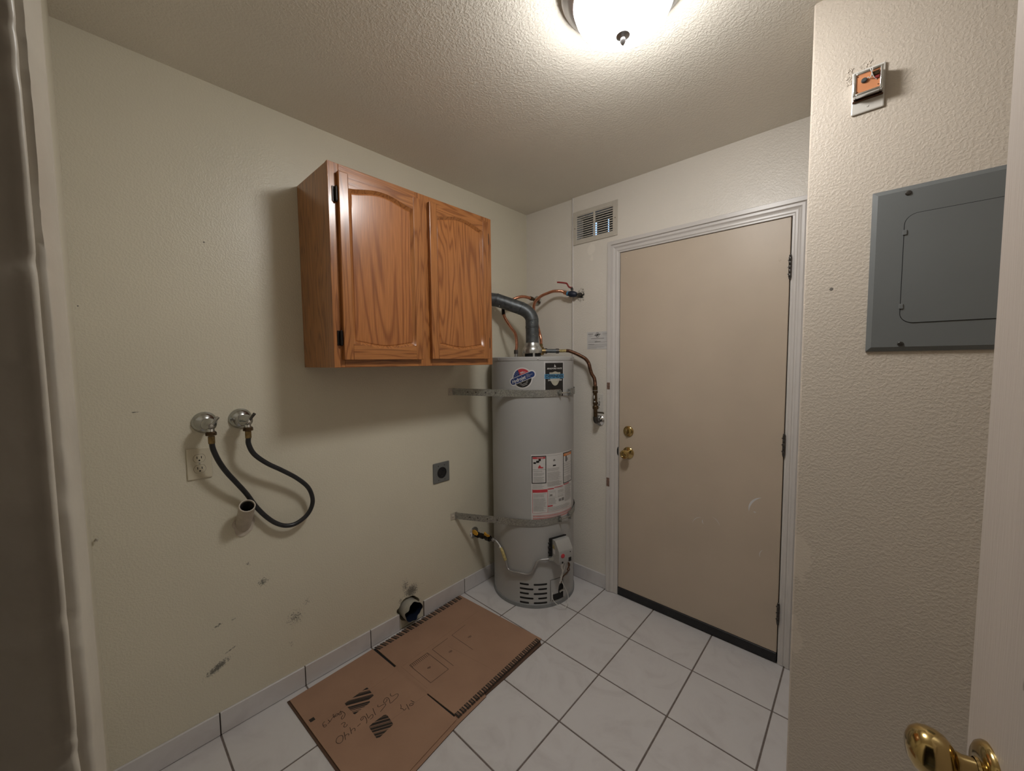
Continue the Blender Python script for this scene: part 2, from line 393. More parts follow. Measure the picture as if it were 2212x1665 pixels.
def corrugated(pts, r, pitch=0.0056, seg=12, depth=0.14):
    P = smooth_path(pts, pitch/4)
    return G().tube(P, r, seg, True, lambda i, n: r*(1-depth*(0.5-0.5*math.cos(i*pi/2))))
def crumb(g, c, sx, sy, sz, rnd):
    bm = bmesh.new(); bmesh.ops.create_icosphere(bm, subdivisions=1, radius=1.0)
    a = rnd.uniform(0, pi); ca, sa = math.cos(a), math.sin(a); vs = []
    for q in bm.verts:
        k = rnd.uniform(0.55, 1.25); x, z = q.co.x*sx*k, q.co.z*sz*k
        vs.append((c[0]+x*ca-z*sa, c[1]+q.co.y*sy*k, c[2]+x*sa+z*ca))
    bm.verts.index_update(); g.add(vs, [[q.index for q in f.verts] for f in bm.faces]); bm.free()
_txt = {}
def text_mesh(body, size, align='CENTER', bold=False, shear=0.0):
    key = (body, size, align, shear)
    if key in _txt: return _txt[key]
    cu = bpy.data.curves.new('lettering', 'FONT'); cu.body = body; cu.size = size; cu.align_x = align; cu.align_y = 'CENTER'; cu.resolution_u = 2; cu.shear = shear
    if bold: cu.offset = size*0.022
    o = bpy.data.objects.new('lettering', cu); COL.objects.link(o)
    me = bpy.data.meshes.new_from_object(o)
    r = ([v.co[:2] for v in me.vertices], [tuple(pl.vertices) for pl in me.polygons])
    bpy.data.objects.remove(o); bpy.data.curves.remove(cu); bpy.data.meshes.remove(me)
    _txt[key] = r; return r
def add_text(g, body, size, fn, width=None, **kw):
    v, f = text_mesh(body, size, **kw)
    sx = 1.0
    if width:
        w_ = max(q[0] for q in v)-min(q[0] for q in v); sx = width/w_
    return g.add([fn(x*sx, y) for x, y in v], f)
PEN= [[(0.3338, 1.6822), (0.3388, 1.6784), (0.3471, 1.6776), (0.3527, 1.6826), (0.3539, 1.6937), (0.357, 1.7014), (0.3632, 1.702), (0.3714, 1.6928), (0.375, 1.6765), (0.3765, 1.6571), (0.3596, 1.6627), (0.3446, 1.6638), (0.3383, 1.6581), (0.3431, 1.6463), (0.3522, 1.6401), (0.3572, 1.643), (0.3547, 1.6535), (0.3459, 1.6585)], [(0.345, 1.6193), (0.3499, 1.6144), (0.3563, 1.6155), (0.3588, 1.6286), (0.3616, 1.6405), (0.3668, 1.6421), (0.3723, 1.6345), (0.3817, 1.6093)], [(0.344, 1.5967), (0.3599, 1.5927), (0.3809, 1.5892)], [(0.346, 1.5667), (0.3592, 1.5653), (0.3744, 1.5628), (0.3688, 1.5709), (0.3675, 1.5801), (0.3734, 1.5824), (0.3822, 1.5757), (0.3823, 1.565)], [(0.3881, 1.5465), (0.3807, 1.5527), (0.3631, 1.557), (0.3508, 1.5548), (0.3496, 1.5449), (0.3562, 1.5392), (0.3618, 1.54), (0.359, 1.5476), (0.3535, 1.5513)], [(0.3738, 1.5169), (0.3712, 1.5313)], [(0.355, 1.4958), (0.372, 1.4919), (0.386, 1.4884)], [(0.3727, 1.4926), (0.3698, 1.5008), (0.3711, 1.5062), (0.3783, 1.5058), (0.3845, 1.5018)], [(0.3576, 1.4722), (0.3746, 1.4675), (0.3918, 1.4621)], [(0.3756, 1.467), (0.3744, 1.4753), (0.3767, 1.48), (0.3818, 1.4806), (0.3836, 1.4769)], [(0.3595, 1.4513), (0.3641, 1.4607), (0.3755, 1.4604), (0.3889, 1.4517), (0.3895, 1.4421), (0.3802, 1.4349), (0.3694, 1.4367), (0.3615, 1.4438), (0.3595, 1.4513)], [(0.318, 1.4779), (0.3162, 1.4875), (0.3214, 1.4922), (0.328, 1.4882), (0.3327, 1.4812), (0.3404, 1.4827), (0.3401, 1.4907), (0.3346, 1.4942)], [(0.2564, 1.5027), (0.2639, 1.4944), (0.2684, 1.4894), (0.2744, 1.4979), (0.2591, 1.5021), (0.2768, 1.509), (0.288, 1.5071), (0.2973, 1.4979), (0.2986, 1.4903), (0.2899, 1.4911), (0.2834, 1.5)], [(0.262, 1.4912), (0.2578, 1.4829), (0.2619, 1.4762), (0.2668, 1.4791), (0.2665, 1.4862), (0.262, 1.4912)], [(0.2491, 1.4766), (0.2593, 1.4724), (0.2697, 1.473)], [(0.2638, 1.4794), (0.263, 1.4669)], [(0.2644, 1.4653), (0.2724, 1.4552), (0.277, 1.4437)], [(0.2591, 1.4519), (0.272, 1.4534)], [(0.2572, 1.4401), (0.2583, 1.434), (0.2648, 1.4286), (0.2707, 1.431), (0.2758, 1.4385), (0.2816, 1.4352), (0.2807, 1.429), (0.2688, 1.428)], [(0.4281, 1.721), (0.447, 1.7269)], [(0.4412, 1.709), (0.4426, 1.7165), (0.449, 1.7207), (0.4536, 1.7154), (0.4489, 1.7065), (0.443, 1.7043), (0.4412, 1.709)], [(0.4304, 1.6992), (0.4601, 1.6934)], [(0.4136, 1.6826), (0.4265, 1.6771), (0.4321, 1.6713), (0.437, 1.6788), (0.4445, 1.6764), (0.4491, 1.6805), (0.4451, 1.6876)]]
LINES= [[(0.2606, 1.8228), (0.2576, 1.9243), (0.4149, 1.9304), (0.4166, 1.8304), (0.2606, 1.8228)], [(0.2529, 2.052), (0.2578, 1.9537), (0.4167, 1.9583)], [(0.2431, 2.1778), (0.2513, 2.0803), (0.4087, 2.0864)], [(0.2604, 1.8277), (0.2826, 1.8272)], [(0.2602, 1.8359), (0.2824, 1.8353)], [(0.26, 1.8441), (0.2822, 1.8434)], [(0.2597, 1.8524), (0.2821, 1.8517)], [(0.2595, 1.8607), (0.2819, 1.8599)], [(0.2592, 1.8691), (0.2817, 1.8683)], [(0.259, 1.8776), (0.2816, 1.8766)], [(0.2587, 1.8861), (0.2814, 1.8851)], [(0.2585, 1.8947), (0.2812, 1.8936)], [(0.2582, 1.9033), (0.2811, 1.9022)], [(0.258, 1.912), (0.2809, 1.9108)], [(0.2577, 1.9208), (0.2807, 1.9195)], [(0.338, 1.868), (0.3351, 1.8755), (0.3408, 1.8762), (0.3437, 1.8701), (0.338, 1.868)], [(0.3408, 1.8762), (0.3365, 1.882), (0.3433, 1.8828), (0.3463, 1.8759), (0.3408, 1.8762)], [(0.3328, 1.9965), (0.3298, 2.005), (0.3358, 2.0054), (0.3389, 1.9985), (0.3328, 1.9965)], [(0.3358, 2.0054), (0.3312, 2.0121), (0.3384, 2.0126), (0.3416, 2.0049), (0.3358, 2.0054)], [(0.3261, 2.1256), (0.3229, 2.1351), (0.3292, 2.1353), (0.3325, 2.1275), (0.3261, 2.1256)], [(0.3292, 2.1353), (0.3244, 2.1429), (0.332, 2.1432), (0.3354, 2.1344), (0.3292, 2.1353)]]
BARS= [[(0.3137, 1.5326), (0.316, 1.5369), (0.3138, 1.5535), (0.3019, 1.5318)], [(0.2975, 1.5315), (0.3129, 1.5597), (0.3123, 1.5639), (0.2946, 1.5313)], [(0.2873, 1.5308), (0.3114, 1.5751), (0.311, 1.5822), (0.2829, 1.5305)], [(0.2799, 1.5303), (0.3107, 1.5869), (0.3101, 1.5986), (0.2726, 1.5298)], [(0.2711, 1.5297), (0.3099, 1.601), (0.3021, 1.6047), (0.2609, 1.529)], [(0.2506, 1.5283), (0.2929, 1.6061), (0.29, 1.6293), (0.2355, 1.5291)], [(0.2354, 1.5302), (0.2893, 1.6293), (0.2831, 1.6295), (0.2347, 1.5406)], [(0.2345, 1.5429), (0.2817, 1.6295), (0.2789, 1.6296), (0.2342, 1.5475)], [(0.2333, 1.5613), (0.2706, 1.6298), (0.2567, 1.6303), (0.2317, 1.5843)], [(0.2315, 1.5866), (0.2553, 1.6303), (0.2511, 1.6304), (0.231, 1.5936)], [(0.2301, 1.6074), (0.2427, 1.6306), (0.2313, 1.6304), (0.2288, 1.6258)], [(0.4732, 1.5436), (0.4794, 1.555), (0.4772, 1.5692), (0.4635, 1.544)], [(0.4613, 1.5441), (0.4767, 1.5724), (0.4743, 1.5882), (0.4505, 1.5445)], [(0.4483, 1.5446), (0.4738, 1.5914), (0.4734, 1.5946), (0.4462, 1.5446)], [(0.4419, 1.5448), (0.4724, 1.6009), (0.4698, 1.6162), (0.4311, 1.5452)], [(0.4289, 1.5453), (0.4676, 1.6164), (0.4561, 1.6174), (0.4171, 1.5457)], [(0.4149, 1.5458), (0.454, 1.6176), (0.4508, 1.6179), (0.4117, 1.5459)], [(0.4084, 1.5461), (0.4477, 1.6182), (0.4351, 1.6193), (0.4051, 1.5642)], [(0.4052, 1.5704), (0.4319, 1.6196), (0.419, 1.6201), (0.4055, 1.5952)], [(0.4055, 1.5973), (0.4176, 1.6196), (0.4097, 1.6171), (0.4056, 1.6097)], [(0.2023, 1.3992), (0.2029, 1.4179), (0.22, 1.4187), (0.22, 1.4008)]]
COMBS= [[(0.0313, 1.7653), (0.031, 1.7746), (0.0648, 1.7877), (0.065, 1.7786)], [(0.031, 1.7765), (0.0309, 1.779), (0.0647, 1.792), (0.0648, 1.7896)], [(0.0308, 1.7809), (0.0307, 1.7865), (0.0646, 1.7993), (0.0647, 1.7938)], [(0.0304, 1.7964), (0.0301, 1.8058), (0.0642, 1.8182), (0.0644, 1.8091)], [(0.0301, 1.8076), (0.03, 1.8101), (0.0641, 1.8225), (0.0642, 1.82)], [(0.0299, 1.812), (0.0298, 1.8176), (0.064, 1.8298), (0.0641, 1.8243)], [(0.0295, 1.8275), (0.0292, 1.8369), (0.0636, 1.8487), (0.0638, 1.8395)], [(0.0291, 1.8387), (0.0291, 1.8412), (0.0635, 1.8529), (0.0636, 1.8505)], [(0.029, 1.8431), (0.0288, 1.8487), (0.0634, 1.8603), (0.0635, 1.8548)], [(0.0286, 1.8587), (0.0283, 1.868), (0.063, 1.8791), (0.0632, 1.87)], [(0.0282, 1.8699), (0.0281, 1.8724), (0.0629, 1.8834), (0.0629, 1.881)], [(0.0281, 1.8742), (0.0279, 1.8798), (0.0628, 1.8907), (0.0629, 1.8852)], [(0.0276, 1.8898), (0.0274, 1.8991), (0.0624, 1.9096), (0.0626, 1.9005)], [(0.0273, 1.901), (0.0272, 1.9035), (0.0623, 1.9139), (0.0623, 1.9114)], [(0.0272, 1.9054), (0.027, 1.911), (0.0621, 1.9212), (0.0622, 1.9157)], [(0.0267, 1.9209), (0.0264, 1.9302), (0.0618, 1.9401), (0.0619, 1.9309)], [(0.0264, 1.9321), (0.0263, 1.9346), (0.0617, 1.9443), (0.0617, 1.9419)], [(0.0263, 1.9365), (0.0261, 1.9421), (0.0615, 1.9517), (0.0616, 1.9462)], [(0.0258, 1.952), (0.0255, 1.9614), (0.0612, 1.9705), (0.0613, 1.9614)], [(0.0255, 1.9632), (0.0254, 1.9657), (0.0611, 1.9748), (0.0611, 1.9724)], [(0.0253, 1.9676), (0.0252, 1.9732), (0.0609, 1.9821), (0.061, 1.9766)], [(0.0249, 1.9832), (0.0246, 1.9925), (0.0605, 2.001), (0.0607, 1.9919)], [(0.0246, 1.9944), (0.0245, 1.9968), (0.0605, 2.0053), (0.0605, 2.0028)], [(0.0244, 1.9987), (0.0243, 2.0043), (0.0603, 2.0126), (0.0604, 2.0071)], [(0.024, 2.0143), (0.0237, 2.0236), (0.0599, 2.0315), (0.0601, 2.0223)], [(0.0236, 2.0255), (0.0236, 2.028), (0.0598, 2.0357), (0.0599, 2.0333)], [(0.0235, 2.0298), (0.0233, 2.0354), (0.0597, 2.0431), (0.0598, 2.0376)], [(0.023, 2.0454), (0.0228, 2.0547), (0.0593, 2.0619), (0.0595, 2.0528)], [(0.0227, 2.0566), (0.0226, 2.0591), (0.0592, 2.0662), (0.0593, 2.0638)], [(0.0226, 2.061), (0.0224, 2.0666), (0.0591, 2.0735), (0.0592, 2.068)], [(0.0221, 2.0765), (0.0219, 2.0859), (0.0587, 2.0924), (0.0589, 2.0833)], [(0.0218, 2.0877), (0.0217, 2.0902), (0.0586, 2.0967), (0.0587, 2.0942)], [(0.0217, 2.0921), (0.0215, 2.0977), (0.0585, 2.104), (0.0586, 2.0985)], [(0.0212, 2.1076), (0.0209, 2.117), (0.0581, 2.1229), (0.0583, 2.1137)], [(0.0209, 2.1188), (0.0208, 2.1213), (0.058, 2.1271), (0.0581, 2.1247)], [(0.0208, 2.1232), (0.0206, 2.1288), (0.0579, 2.1345), (0.058, 2.129)], [(0.0203, 2.1388), (0.02, 2.1481), (0.0575, 2.1533), (0.0577, 2.1442)], [(0.02, 2.15), (0.0199, 2.1525), (0.0574, 2.1576), (0.0574, 2.1552)], [(0.0198, 2.1543), (0.0197, 2.1599), (0.0573, 2.1649), (0.0574, 2.1594)], [(0.0194, 2.1699), (0.0191, 2.1792), (0.0569, 2.1838), (0.0571, 2.1747)], [(0.0191, 2.1811), (0.019, 2.1836), (0.0568, 2.1881), (0.0568, 2.1856)], [(0.0189, 2.1854), (0.0188, 2.1911), (0.0566, 2.1954), (0.0568, 2.1899)], [(0.0185, 2.201), (0.0182, 2.2103), (0.0563, 2.2143), (0.0564, 2.2051)], [(0.0181, 2.2122), (0.0181, 2.2147), (0.0562, 2.2185), (0.0562, 2.2161)], [(0.018, 2.2166), (0.0178, 2.2222), (0.056, 2.2259), (0.0561, 2.2204)], [(0.0176, 2.2321), (0.0173, 2.2415), (0.0556, 2.2447), (0.0558, 2.2356)], [(0.0172, 2.2433), (0.0171, 2.2458), (0.0556, 2.249), (0.0556, 2.2466)], [(0.0171, 2.2477), (0.0169, 2.2533), (0.0554, 2.2563), (0.0555, 2.2508)], [(0.0166, 2.2633), (0.0164, 2.2726), (0.055, 2.2752), (0.0552, 2.2661)], [(0.0163, 2.2745), (0.0162, 2.2769), (0.055, 2.2795), (0.055, 2.277)], [(0.0162, 2.2788), (0.016, 2.2844), (0.0548, 2.2868), (0.0549, 2.2813)], [(0.0157, 2.2944), (0.0154, 2.3037), (0.0544, 2.3057), (0.0546, 2.2965)], [(0.0154, 2.3056), (0.0153, 2.3081), (0.0543, 2.3099), (0.0544, 2.3075)], [(0.0153, 2.3099), (0.0151, 2.3155), (0.0542, 2.3173), (0.0543, 2.3118)], [(0.6402, 1.8055), (0.64, 1.8125), (0.6127, 1.811), (0.613, 1.8039)], [(0.6399, 1.8143), (0.6398, 1.8168), (0.6125, 1.8153), (0.6126, 1.8128)], [(0.6398, 1.8186), (0.6396, 1.8244), (0.6122, 1.8229), (0.6125, 1.8171)], [(0.6394, 1.8307), (0.6391, 1.8377), (0.6117, 1.8364), (0.612, 1.8293)], [(0.6391, 1.8395), (0.639, 1.842), (0.6115, 1.8407), (0.6116, 1.8382)], [(0.6389, 1.8438), (0.6387, 1.8496), (0.6112, 1.8483), (0.6115, 1.8425)], [(0.6385, 1.8559), (0.6383, 1.8629), (0.6107, 1.8618), (0.611, 1.8547)], [(0.6382, 1.8647), (0.6382, 1.8672), (0.6105, 1.8661), (0.6106, 1.8636)], [(0.6381, 1.8689), (0.6379, 1.8747), (0.6102, 1.8737), (0.6104, 1.8679)], [(0.6377, 1.881), (0.6375, 1.8881), (0.6097, 1.8872), (0.6099, 1.8801)], [(0.6374, 1.8898), (0.6373, 1.8924), (0.6095, 1.8915), (0.6096, 1.889)], [(0.6373, 1.8941), (0.6371, 1.8999), (0.6092, 1.8991), (0.6094, 1.8933)], [(0.6369, 1.9062), (0.6366, 1.9133), (0.6086, 1.9126), (0.6089, 1.9055)], [(0.6366, 1.915), (0.6365, 1.9175), (0.6085, 1.9169), (0.6086, 1.9144)], [(0.6364, 1.9193), (0.6362, 1.9251), (0.6082, 1.9245), (0.6084, 1.9187)], [(0.636, 1.9314), (0.6358, 1.9384), (0.6076, 1.938), (0.6079, 1.9309)], [(0.6357, 1.9402), (0.6356, 1.9427), (0.6075, 1.9423), (0.6076, 1.9398)], [(0.6356, 1.9445), (0.6354, 1.9503), (0.6071, 1.9499), (0.6074, 1.9441)], [(0.6352, 1.9566), (0.6349, 1.9636), (0.6066, 1.9634), (0.6069, 1.9563)], [(0.6349, 1.9654), (0.6348, 1.9679), (0.6064, 1.9677), (0.6065, 1.9652)], [(0.6347, 1.9697), (0.6346, 1.9754), (0.6061, 1.9753), (0.6064, 1.9695)], [(0.6343, 1.9817), (0.6341, 1.9888), (0.6056, 1.9888), (0.6059, 1.9817)], [(0.6341, 1.9906), (0.634, 1.9931), (0.6054, 1.9931), (0.6055, 1.9906)], [(0.6339, 1.9948), (0.6337, 2.0006), (0.6051, 2.0007), (0.6053, 1.9949)], [(0.6335, 2.0069), (0.6333, 2.014), (0.6046, 2.0142), (0.6049, 2.0071)], [(0.6332, 2.0157), (0.6331, 2.0182), (0.6044, 2.0185), (0.6045, 2.016)], [(0.6331, 2.02), (0.6329, 2.0258), (0.6041, 2.0261), (0.6043, 2.0203)], [(0.6327, 2.0321), (0.6324, 2.0391), (0.6036, 2.0396), (0.6038, 2.0325)], [(0.6324, 2.0409), (0.6323, 2.0434), (0.6034, 2.0439), (0.6035, 2.0413)], [(0.6322, 2.0452), (0.632, 2.051), (0.6031, 2.0515), (0.6033, 2.0457)], [(0.6318, 2.0573), (0.6316, 2.0643), (0.6025, 2.065), (0.6028, 2.0579)], [(0.6315, 2.0661), (0.6315, 2.0686), (0.6024, 2.0693), (0.6025, 2.0667)], [(0.6314, 2.0704), (0.6312, 2.0762), (0.6021, 2.0769), (0.6023, 2.0711)], [(0.631, 2.0824), (0.6308, 2.0895), (0.6015, 2.0904), (0.6018, 2.0832)], [(0.6307, 2.0913), (0.6306, 2.0938), (0.6013, 2.0947), (0.6014, 2.0921)], [(0.6306, 2.0955), (0.6304, 2.1013), (0.601, 2.1023), (0.6013, 2.0965)], [(0.6302, 2.1076), (0.6299, 2.1147), (0.6005, 2.1158), (0.6008, 2.1086)], [(0.6299, 2.1164), (0.6298, 2.119), (0.6003, 2.1201), (0.6004, 2.1175)], [(0.6297, 2.1207), (0.6295, 2.1265), (0.6, 2.1277), (0.6003, 2.1219)], [(0.6293, 2.1328), (0.6291, 2.1399), (0.5995, 2.1412), (0.5998, 2.134)], [(0.629, 2.1416), (0.629, 2.1441), (0.5993, 2.1455), (0.5994, 2.1429)], [(0.6289, 2.1459), (0.6287, 2.1517), (0.599, 2.1531), (0.5992, 2.1472)], [(0.6285, 2.158), (0.6283, 2.165), (0.5985, 2.1665), (0.5987, 2.1594)], [(0.6282, 2.1668), (0.6281, 2.1693), (0.5983, 2.1709), (0.5984, 2.1683)], [(0.6281, 2.1711), (0.6279, 2.1769), (0.598, 2.1785), (0.5982, 2.1726)], [(0.6277, 2.1832), (0.6274, 2.1902), (0.5974, 2.1919), (0.5977, 2.1848)], [(0.6274, 2.192), (0.6273, 2.1945), (0.5973, 2.1963), (0.5974, 2.1937)], [(0.6272, 2.1963), (0.627, 2.202), (0.597, 2.2039), (0.5972, 2.198)], [(0.6268, 2.2083), (0.6266, 2.2154), (0.5964, 2.2173), (0.5967, 2.2102)], [(0.6265, 2.2171), (0.6264, 2.2197), (0.5963, 2.2217), (0.5964, 2.2191)], [(0.6264, 2.2214), (0.6262, 2.2272), (0.5959, 2.2293), (0.5962, 2.2234)], [(0.626, 2.2335), (0.6257, 2.2406), (0.5954, 2.2427), (0.5957, 2.2356)], [(0.6257, 2.2423), (0.6256, 2.2448), (0.5952, 2.2471), (0.5953, 2.2445)], [(0.6255, 2.2466), (0.6254, 2.2524), (0.5949, 2.2547), (0.5952, 2.2488)], [(0.6251, 2.2587), (0.6249, 2.2657), (0.5944, 2.2681), (0.5947, 2.261)], [(0.6249, 2.2675), (0.6248, 2.27), (0.5942, 2.2724), (0.5943, 2.2699)], [(0.6247, 2.2718), (0.6245, 2.2776), (0.5939, 2.2801), (0.5941, 2.2742)], [(0.6243, 2.2839), (0.6241, 2.2909), (0.5934, 2.2935), (0.5937, 2.2864)], [(0.624, 2.2927), (0.6239, 2.2952), (0.5932, 2.2978), (0.5933, 2.2953)], [(0.6239, 2.297), (0.6237, 2.3028), (0.5929, 2.3055), (0.5931, 2.2996)], [(0.6235, 2.309), (0.6232, 2.3161), (0.5924, 2.3189), (0.5926, 2.3118)], [(0.6232, 2.3179), (0.6231, 2.3204), (0.5922, 2.3232), (0.5923, 2.3207)], [(0.623, 2.3221), (0.6228, 2.3279), (0.5919, 2.3309), (0.5921, 2.325)], [(0.6226, 2.3342), (0.6224, 2.3413), (0.5913, 2.3443), (0.5916, 2.3372)], [(0.6223, 2.343), (0.6223, 2.3456), (0.5912, 2.3486), (0.5913, 2.3461)], [(0.6222, 2.3473), (0.622, 2.3531), (0.5909, 2.3563), (0.5911, 2.3504)]]

# ================================================================ STRUCTURE
H = 2.44
floor = struct(obj('floor', G().box(-0.1, 2.55, 0.74, 3.12, -0.06, -0.0025), 'grout', origin=(0,0,0)), 'white glazed floor tiles with dark grout lines')
XL = [0.0] + [0.0165+0.3075*k for k in range(1, 9)]; XL[-1] = 2.45
YL = [0.75] + [1.152+0.3058*k for k in range(-1, 6)] + [3.02]
_tm = {}
for i in range(len(XL)-1):
    for j in range(len(YL)-1):
        wx, wy = XL[i+1]-XL[i]-0.006, YL[j+1]-YL[j]-0.006
        key = (round(wx, 3), round(wy, 3))
        if key not in _tm:
            t = obj('tile', G().box(-wx/2, wx/2, -wy/2, wy/2, -0.008, 0.0, 0.0012), 'tile', floor); _tm[key] = t.data
        else:
            t = bpy.data.objects.new('tile', _tm[key]); COL.objects.link(t); t.parent = floor
        t.location = ((XL[i]+XL[i+1])/2, (YL[j]+YL[j+1])/2, random.uniform(-0.0003, 0.0003))

# ---- left wall with the dryer-vent hole
VC, VR = (1.987, 0.092), 0.064
g = G()
ya, yb, zb = 1.890, 2.084, 0.19
g.box(-0.1, 0, 0.75, ya, 0, zb); g.box(-0.1, 0, yb, 3.12, 0, zb); g.box(-0.1, 0, 0.75, 3.12, zb, H)
n = 40; inner = []; outer = []
for k in range(n):
    a = 2*pi*k/n; rr = VR*(1+0.05*math.sin(3*a+1)+0.03*math.sin(7*a)) + (0.010 if 18 <= k <= 20 else 0)
    inner.append((VC[0]+rr*math.cos(a), max(0.004, VC[1]+rr*math.sin(a))))
    ca, sa = math.cos(a), math.sin(a)
    tx = ((yb-VC[0]) if ca > 0 else (VC[0]-ya))/max(1e-6, abs(ca)); ty = ((zb-VC[1]) if sa > 0 else VC[1])/max(1e-6, abs(sa)); t = min(tx, ty)
    outer.append((VC[0]+t*ca, VC[1]+t*sa))
vs = [(0, *q) for q in outer] + [(0, *q) for q in inner] + [(-0.1, *q) for q in inner]
fs = []
for k in range(n):
    m_ = (k+1) % n; fs += [(k, m_, n+m_, n+k), (n+k, n+m_, 2*n+m_, 2*n+k)]
g.add(vs, fs); g.box(-0.13, -0.1, ya, yb, 0, zb)
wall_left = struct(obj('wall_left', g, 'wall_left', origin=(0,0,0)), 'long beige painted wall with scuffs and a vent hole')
# ---- back wall with grille hole and door opening
g = G()
g.box(-0.1, 0.392, 3.0, 3.12, 0, H)
YF = 2.990
g.box(0.392, 0.70, YF, 3.12, 0, 2.178); g.box(0.392, 0.70, YF, 3.12, 2.322, H); g.box(0.392, 0.424, YF, 3.12, 2.178, 2.322); g.box(0.672, 0.70, YF, 3.12, 2.178, 2.322)
g.box(0.70, 1.545, YF, 3.12, 2.058, H); g.box(1.545, 1.75, YF, 3.12, 0, H)
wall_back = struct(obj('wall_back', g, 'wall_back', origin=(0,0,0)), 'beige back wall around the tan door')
g = G().tube([(0.392, YF-0.001, 0.003), (0.392, YF-0.001, H-0.001)], 0.0042, 10)
obj('corner_bead', g, 'trim', wall_back, True)
# ---- panel wall (faces the room, right) and the alcove return
g = G().box(1.640, 2.55, 2.350, 3.12, 0, H)
vs = g.v
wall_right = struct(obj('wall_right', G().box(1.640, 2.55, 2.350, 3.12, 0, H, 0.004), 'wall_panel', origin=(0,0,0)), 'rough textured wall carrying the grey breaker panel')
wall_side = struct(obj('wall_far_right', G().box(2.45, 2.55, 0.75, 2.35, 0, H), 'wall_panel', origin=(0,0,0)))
ceiling = struct(obj('ceiling', G().box(-0.1, 2.55, 0.75, 3.12, H, H+0.08), 'ceiling', origin=(0,0,0)), 'knock-down textured ceiling')
# ---- front wall with the doorway the camera looks through
g = G().box(0, 1.205, 0.75, 0.861, 0, H).box(2.075, 2.45, 0.75, 0.861, 0, H).box(1.205, 2.075, 0.75, 0.861, 2.07, H)
struct(obj('wall_front', g, 'wall_left', origin=(0,0,0)))
g = G().box(0.5, 2.7, -0.9, 0.74, -0.06, -0.003).box(0.5, 2.7, -0.9, 0.75, H, H+0.08).box(0.42, 0.5, -0.9, 0.75, 0, H).box(2.7, 2.78, -0.9, 0.75, 0, H).box(0.5, 2.7, -0.98, -0.9, 0, H).box(2.55, 2.7, 0.75, 0.86, 0, H)
struct(obj('wall_hallway', g, 'hall', origin=(0,0,0)), 'dim hallway behind the doorway')

# ---- entrance jamb and casing, thick lumpy paint
def lumpy(profile, z0, z1, nz, amp, seed, lean=0.0):
    rnd = random.Random(seed); g = G(); m_ = len(profile)
    ph = [[rnd.uniform(0, 6.28) for _ in range(4)] for _ in range(m_)]
    chips = [(rnd.uniform(z0+0.3, z1-0.3), rnd.uniform(0.003, 0.012), rnd.uniform(0.3, 1.0)) for _ in range(26)]
    vs = []
    for k in range(nz+1):
        z = z0+(z1-z0)*k/nz
        for i, (x, y, w_) in enumerate(profile):
            d = amp*w_*(math.sin(z*9+ph[0][0]+i*0.5)*0.6+math.sin(z*31+ph[0][1]+i*0.4)*0.4+math.sin(z*97+ph[i][2])*0.25)
            for (cz, cw, ca) in chips: d -= amp*w_*3.6*ca*math.exp(-((z-cz)/cw)**2)
            vs.append((x+d*0.8, y+d*0.6+(1.385-z)*lean*(w_ if y > 0.868 else 0), z))
    fs = [tuple(range(m_-1, -1, -1)), tuple(nz*m_+i for i in range(m_))]
    for k in range(nz):
        for i in range(m_):
            j = (i+1) % m_; fs.append((k*m_+i, k*m_+j, (k+1)*m_+j, (k+1)*m_+i))
    return g.add(vs, fs)
t1 = sempty('trim_1', (1.20, 0.861, 0), 'thickly painted jamb and casing of the near doorway')
prof = [(1.158, 0.8611, 0), (1.158, 0.872, 0.1), (1.163, 0.8765, 0.4), (1.170, 0.878, 0.5), (1.182, 0.8768, 0.5), (1.198, 0.8740, 0.5), (1.213, 0.8714, 0.8), (1.2172, 0.8698, 1.0), (1.2187, 0.8680, 0.8), (1.2188, 0.8640, 0.2), (1.2188, 0.8611, 0)]
obj('casing', lumpy(prof, 0.0, 2.06, 360, 0.00045, 3, 0.006), 'jamb', t1, True, angle=60)
prof = [(1.2055, 0.70, 0), (1.2245, 0.70, 0), (1.2245, 0.78, 0.1), (1.2245, 0.845, 0.3), (1.2252, 0.8540, 0.6), (1.2262, 0.8588, 1), (1.2256, 0.8612, 1), (1.2240, 0.8625, 1), (1.2215, 0.8628, 0.5), (1.2195, 0.8618, 0.1), (1.2191, 0.8606, 0), (1.2055, 0.8611, 0)]
obj('jamb', lumpy(prof, 0.0, 2.06, 360, 0.0006, 8), 'jamb', t1, True, angle=60)
obj('paint_drip', G().box(0.0, 0.0, 0, 0, 0, 0) if False else G().tube(smooth_path([(0.0, 0.868, 0.868), (0.007, 0.871, 0.876), (0.013, 0.873, 0.878), (0.012, 0.874, 0.870)], 0.003), 0.0022, 8), 'jamb', wall_left, True)
t3 = sempty('trim_2', (2.065, 0.861, 0), 'hinge-side jamb of the near doorway')
obj('jamb', G().box(2.056, 2.075, 0.70, 0.863, 0, 2.06, 0.002), 'jamb', t3)
obj('head_jamb', G().box(1.205, 2.075, 0.70, 0.863, 2.06, 2.075), 'jamb', t3)

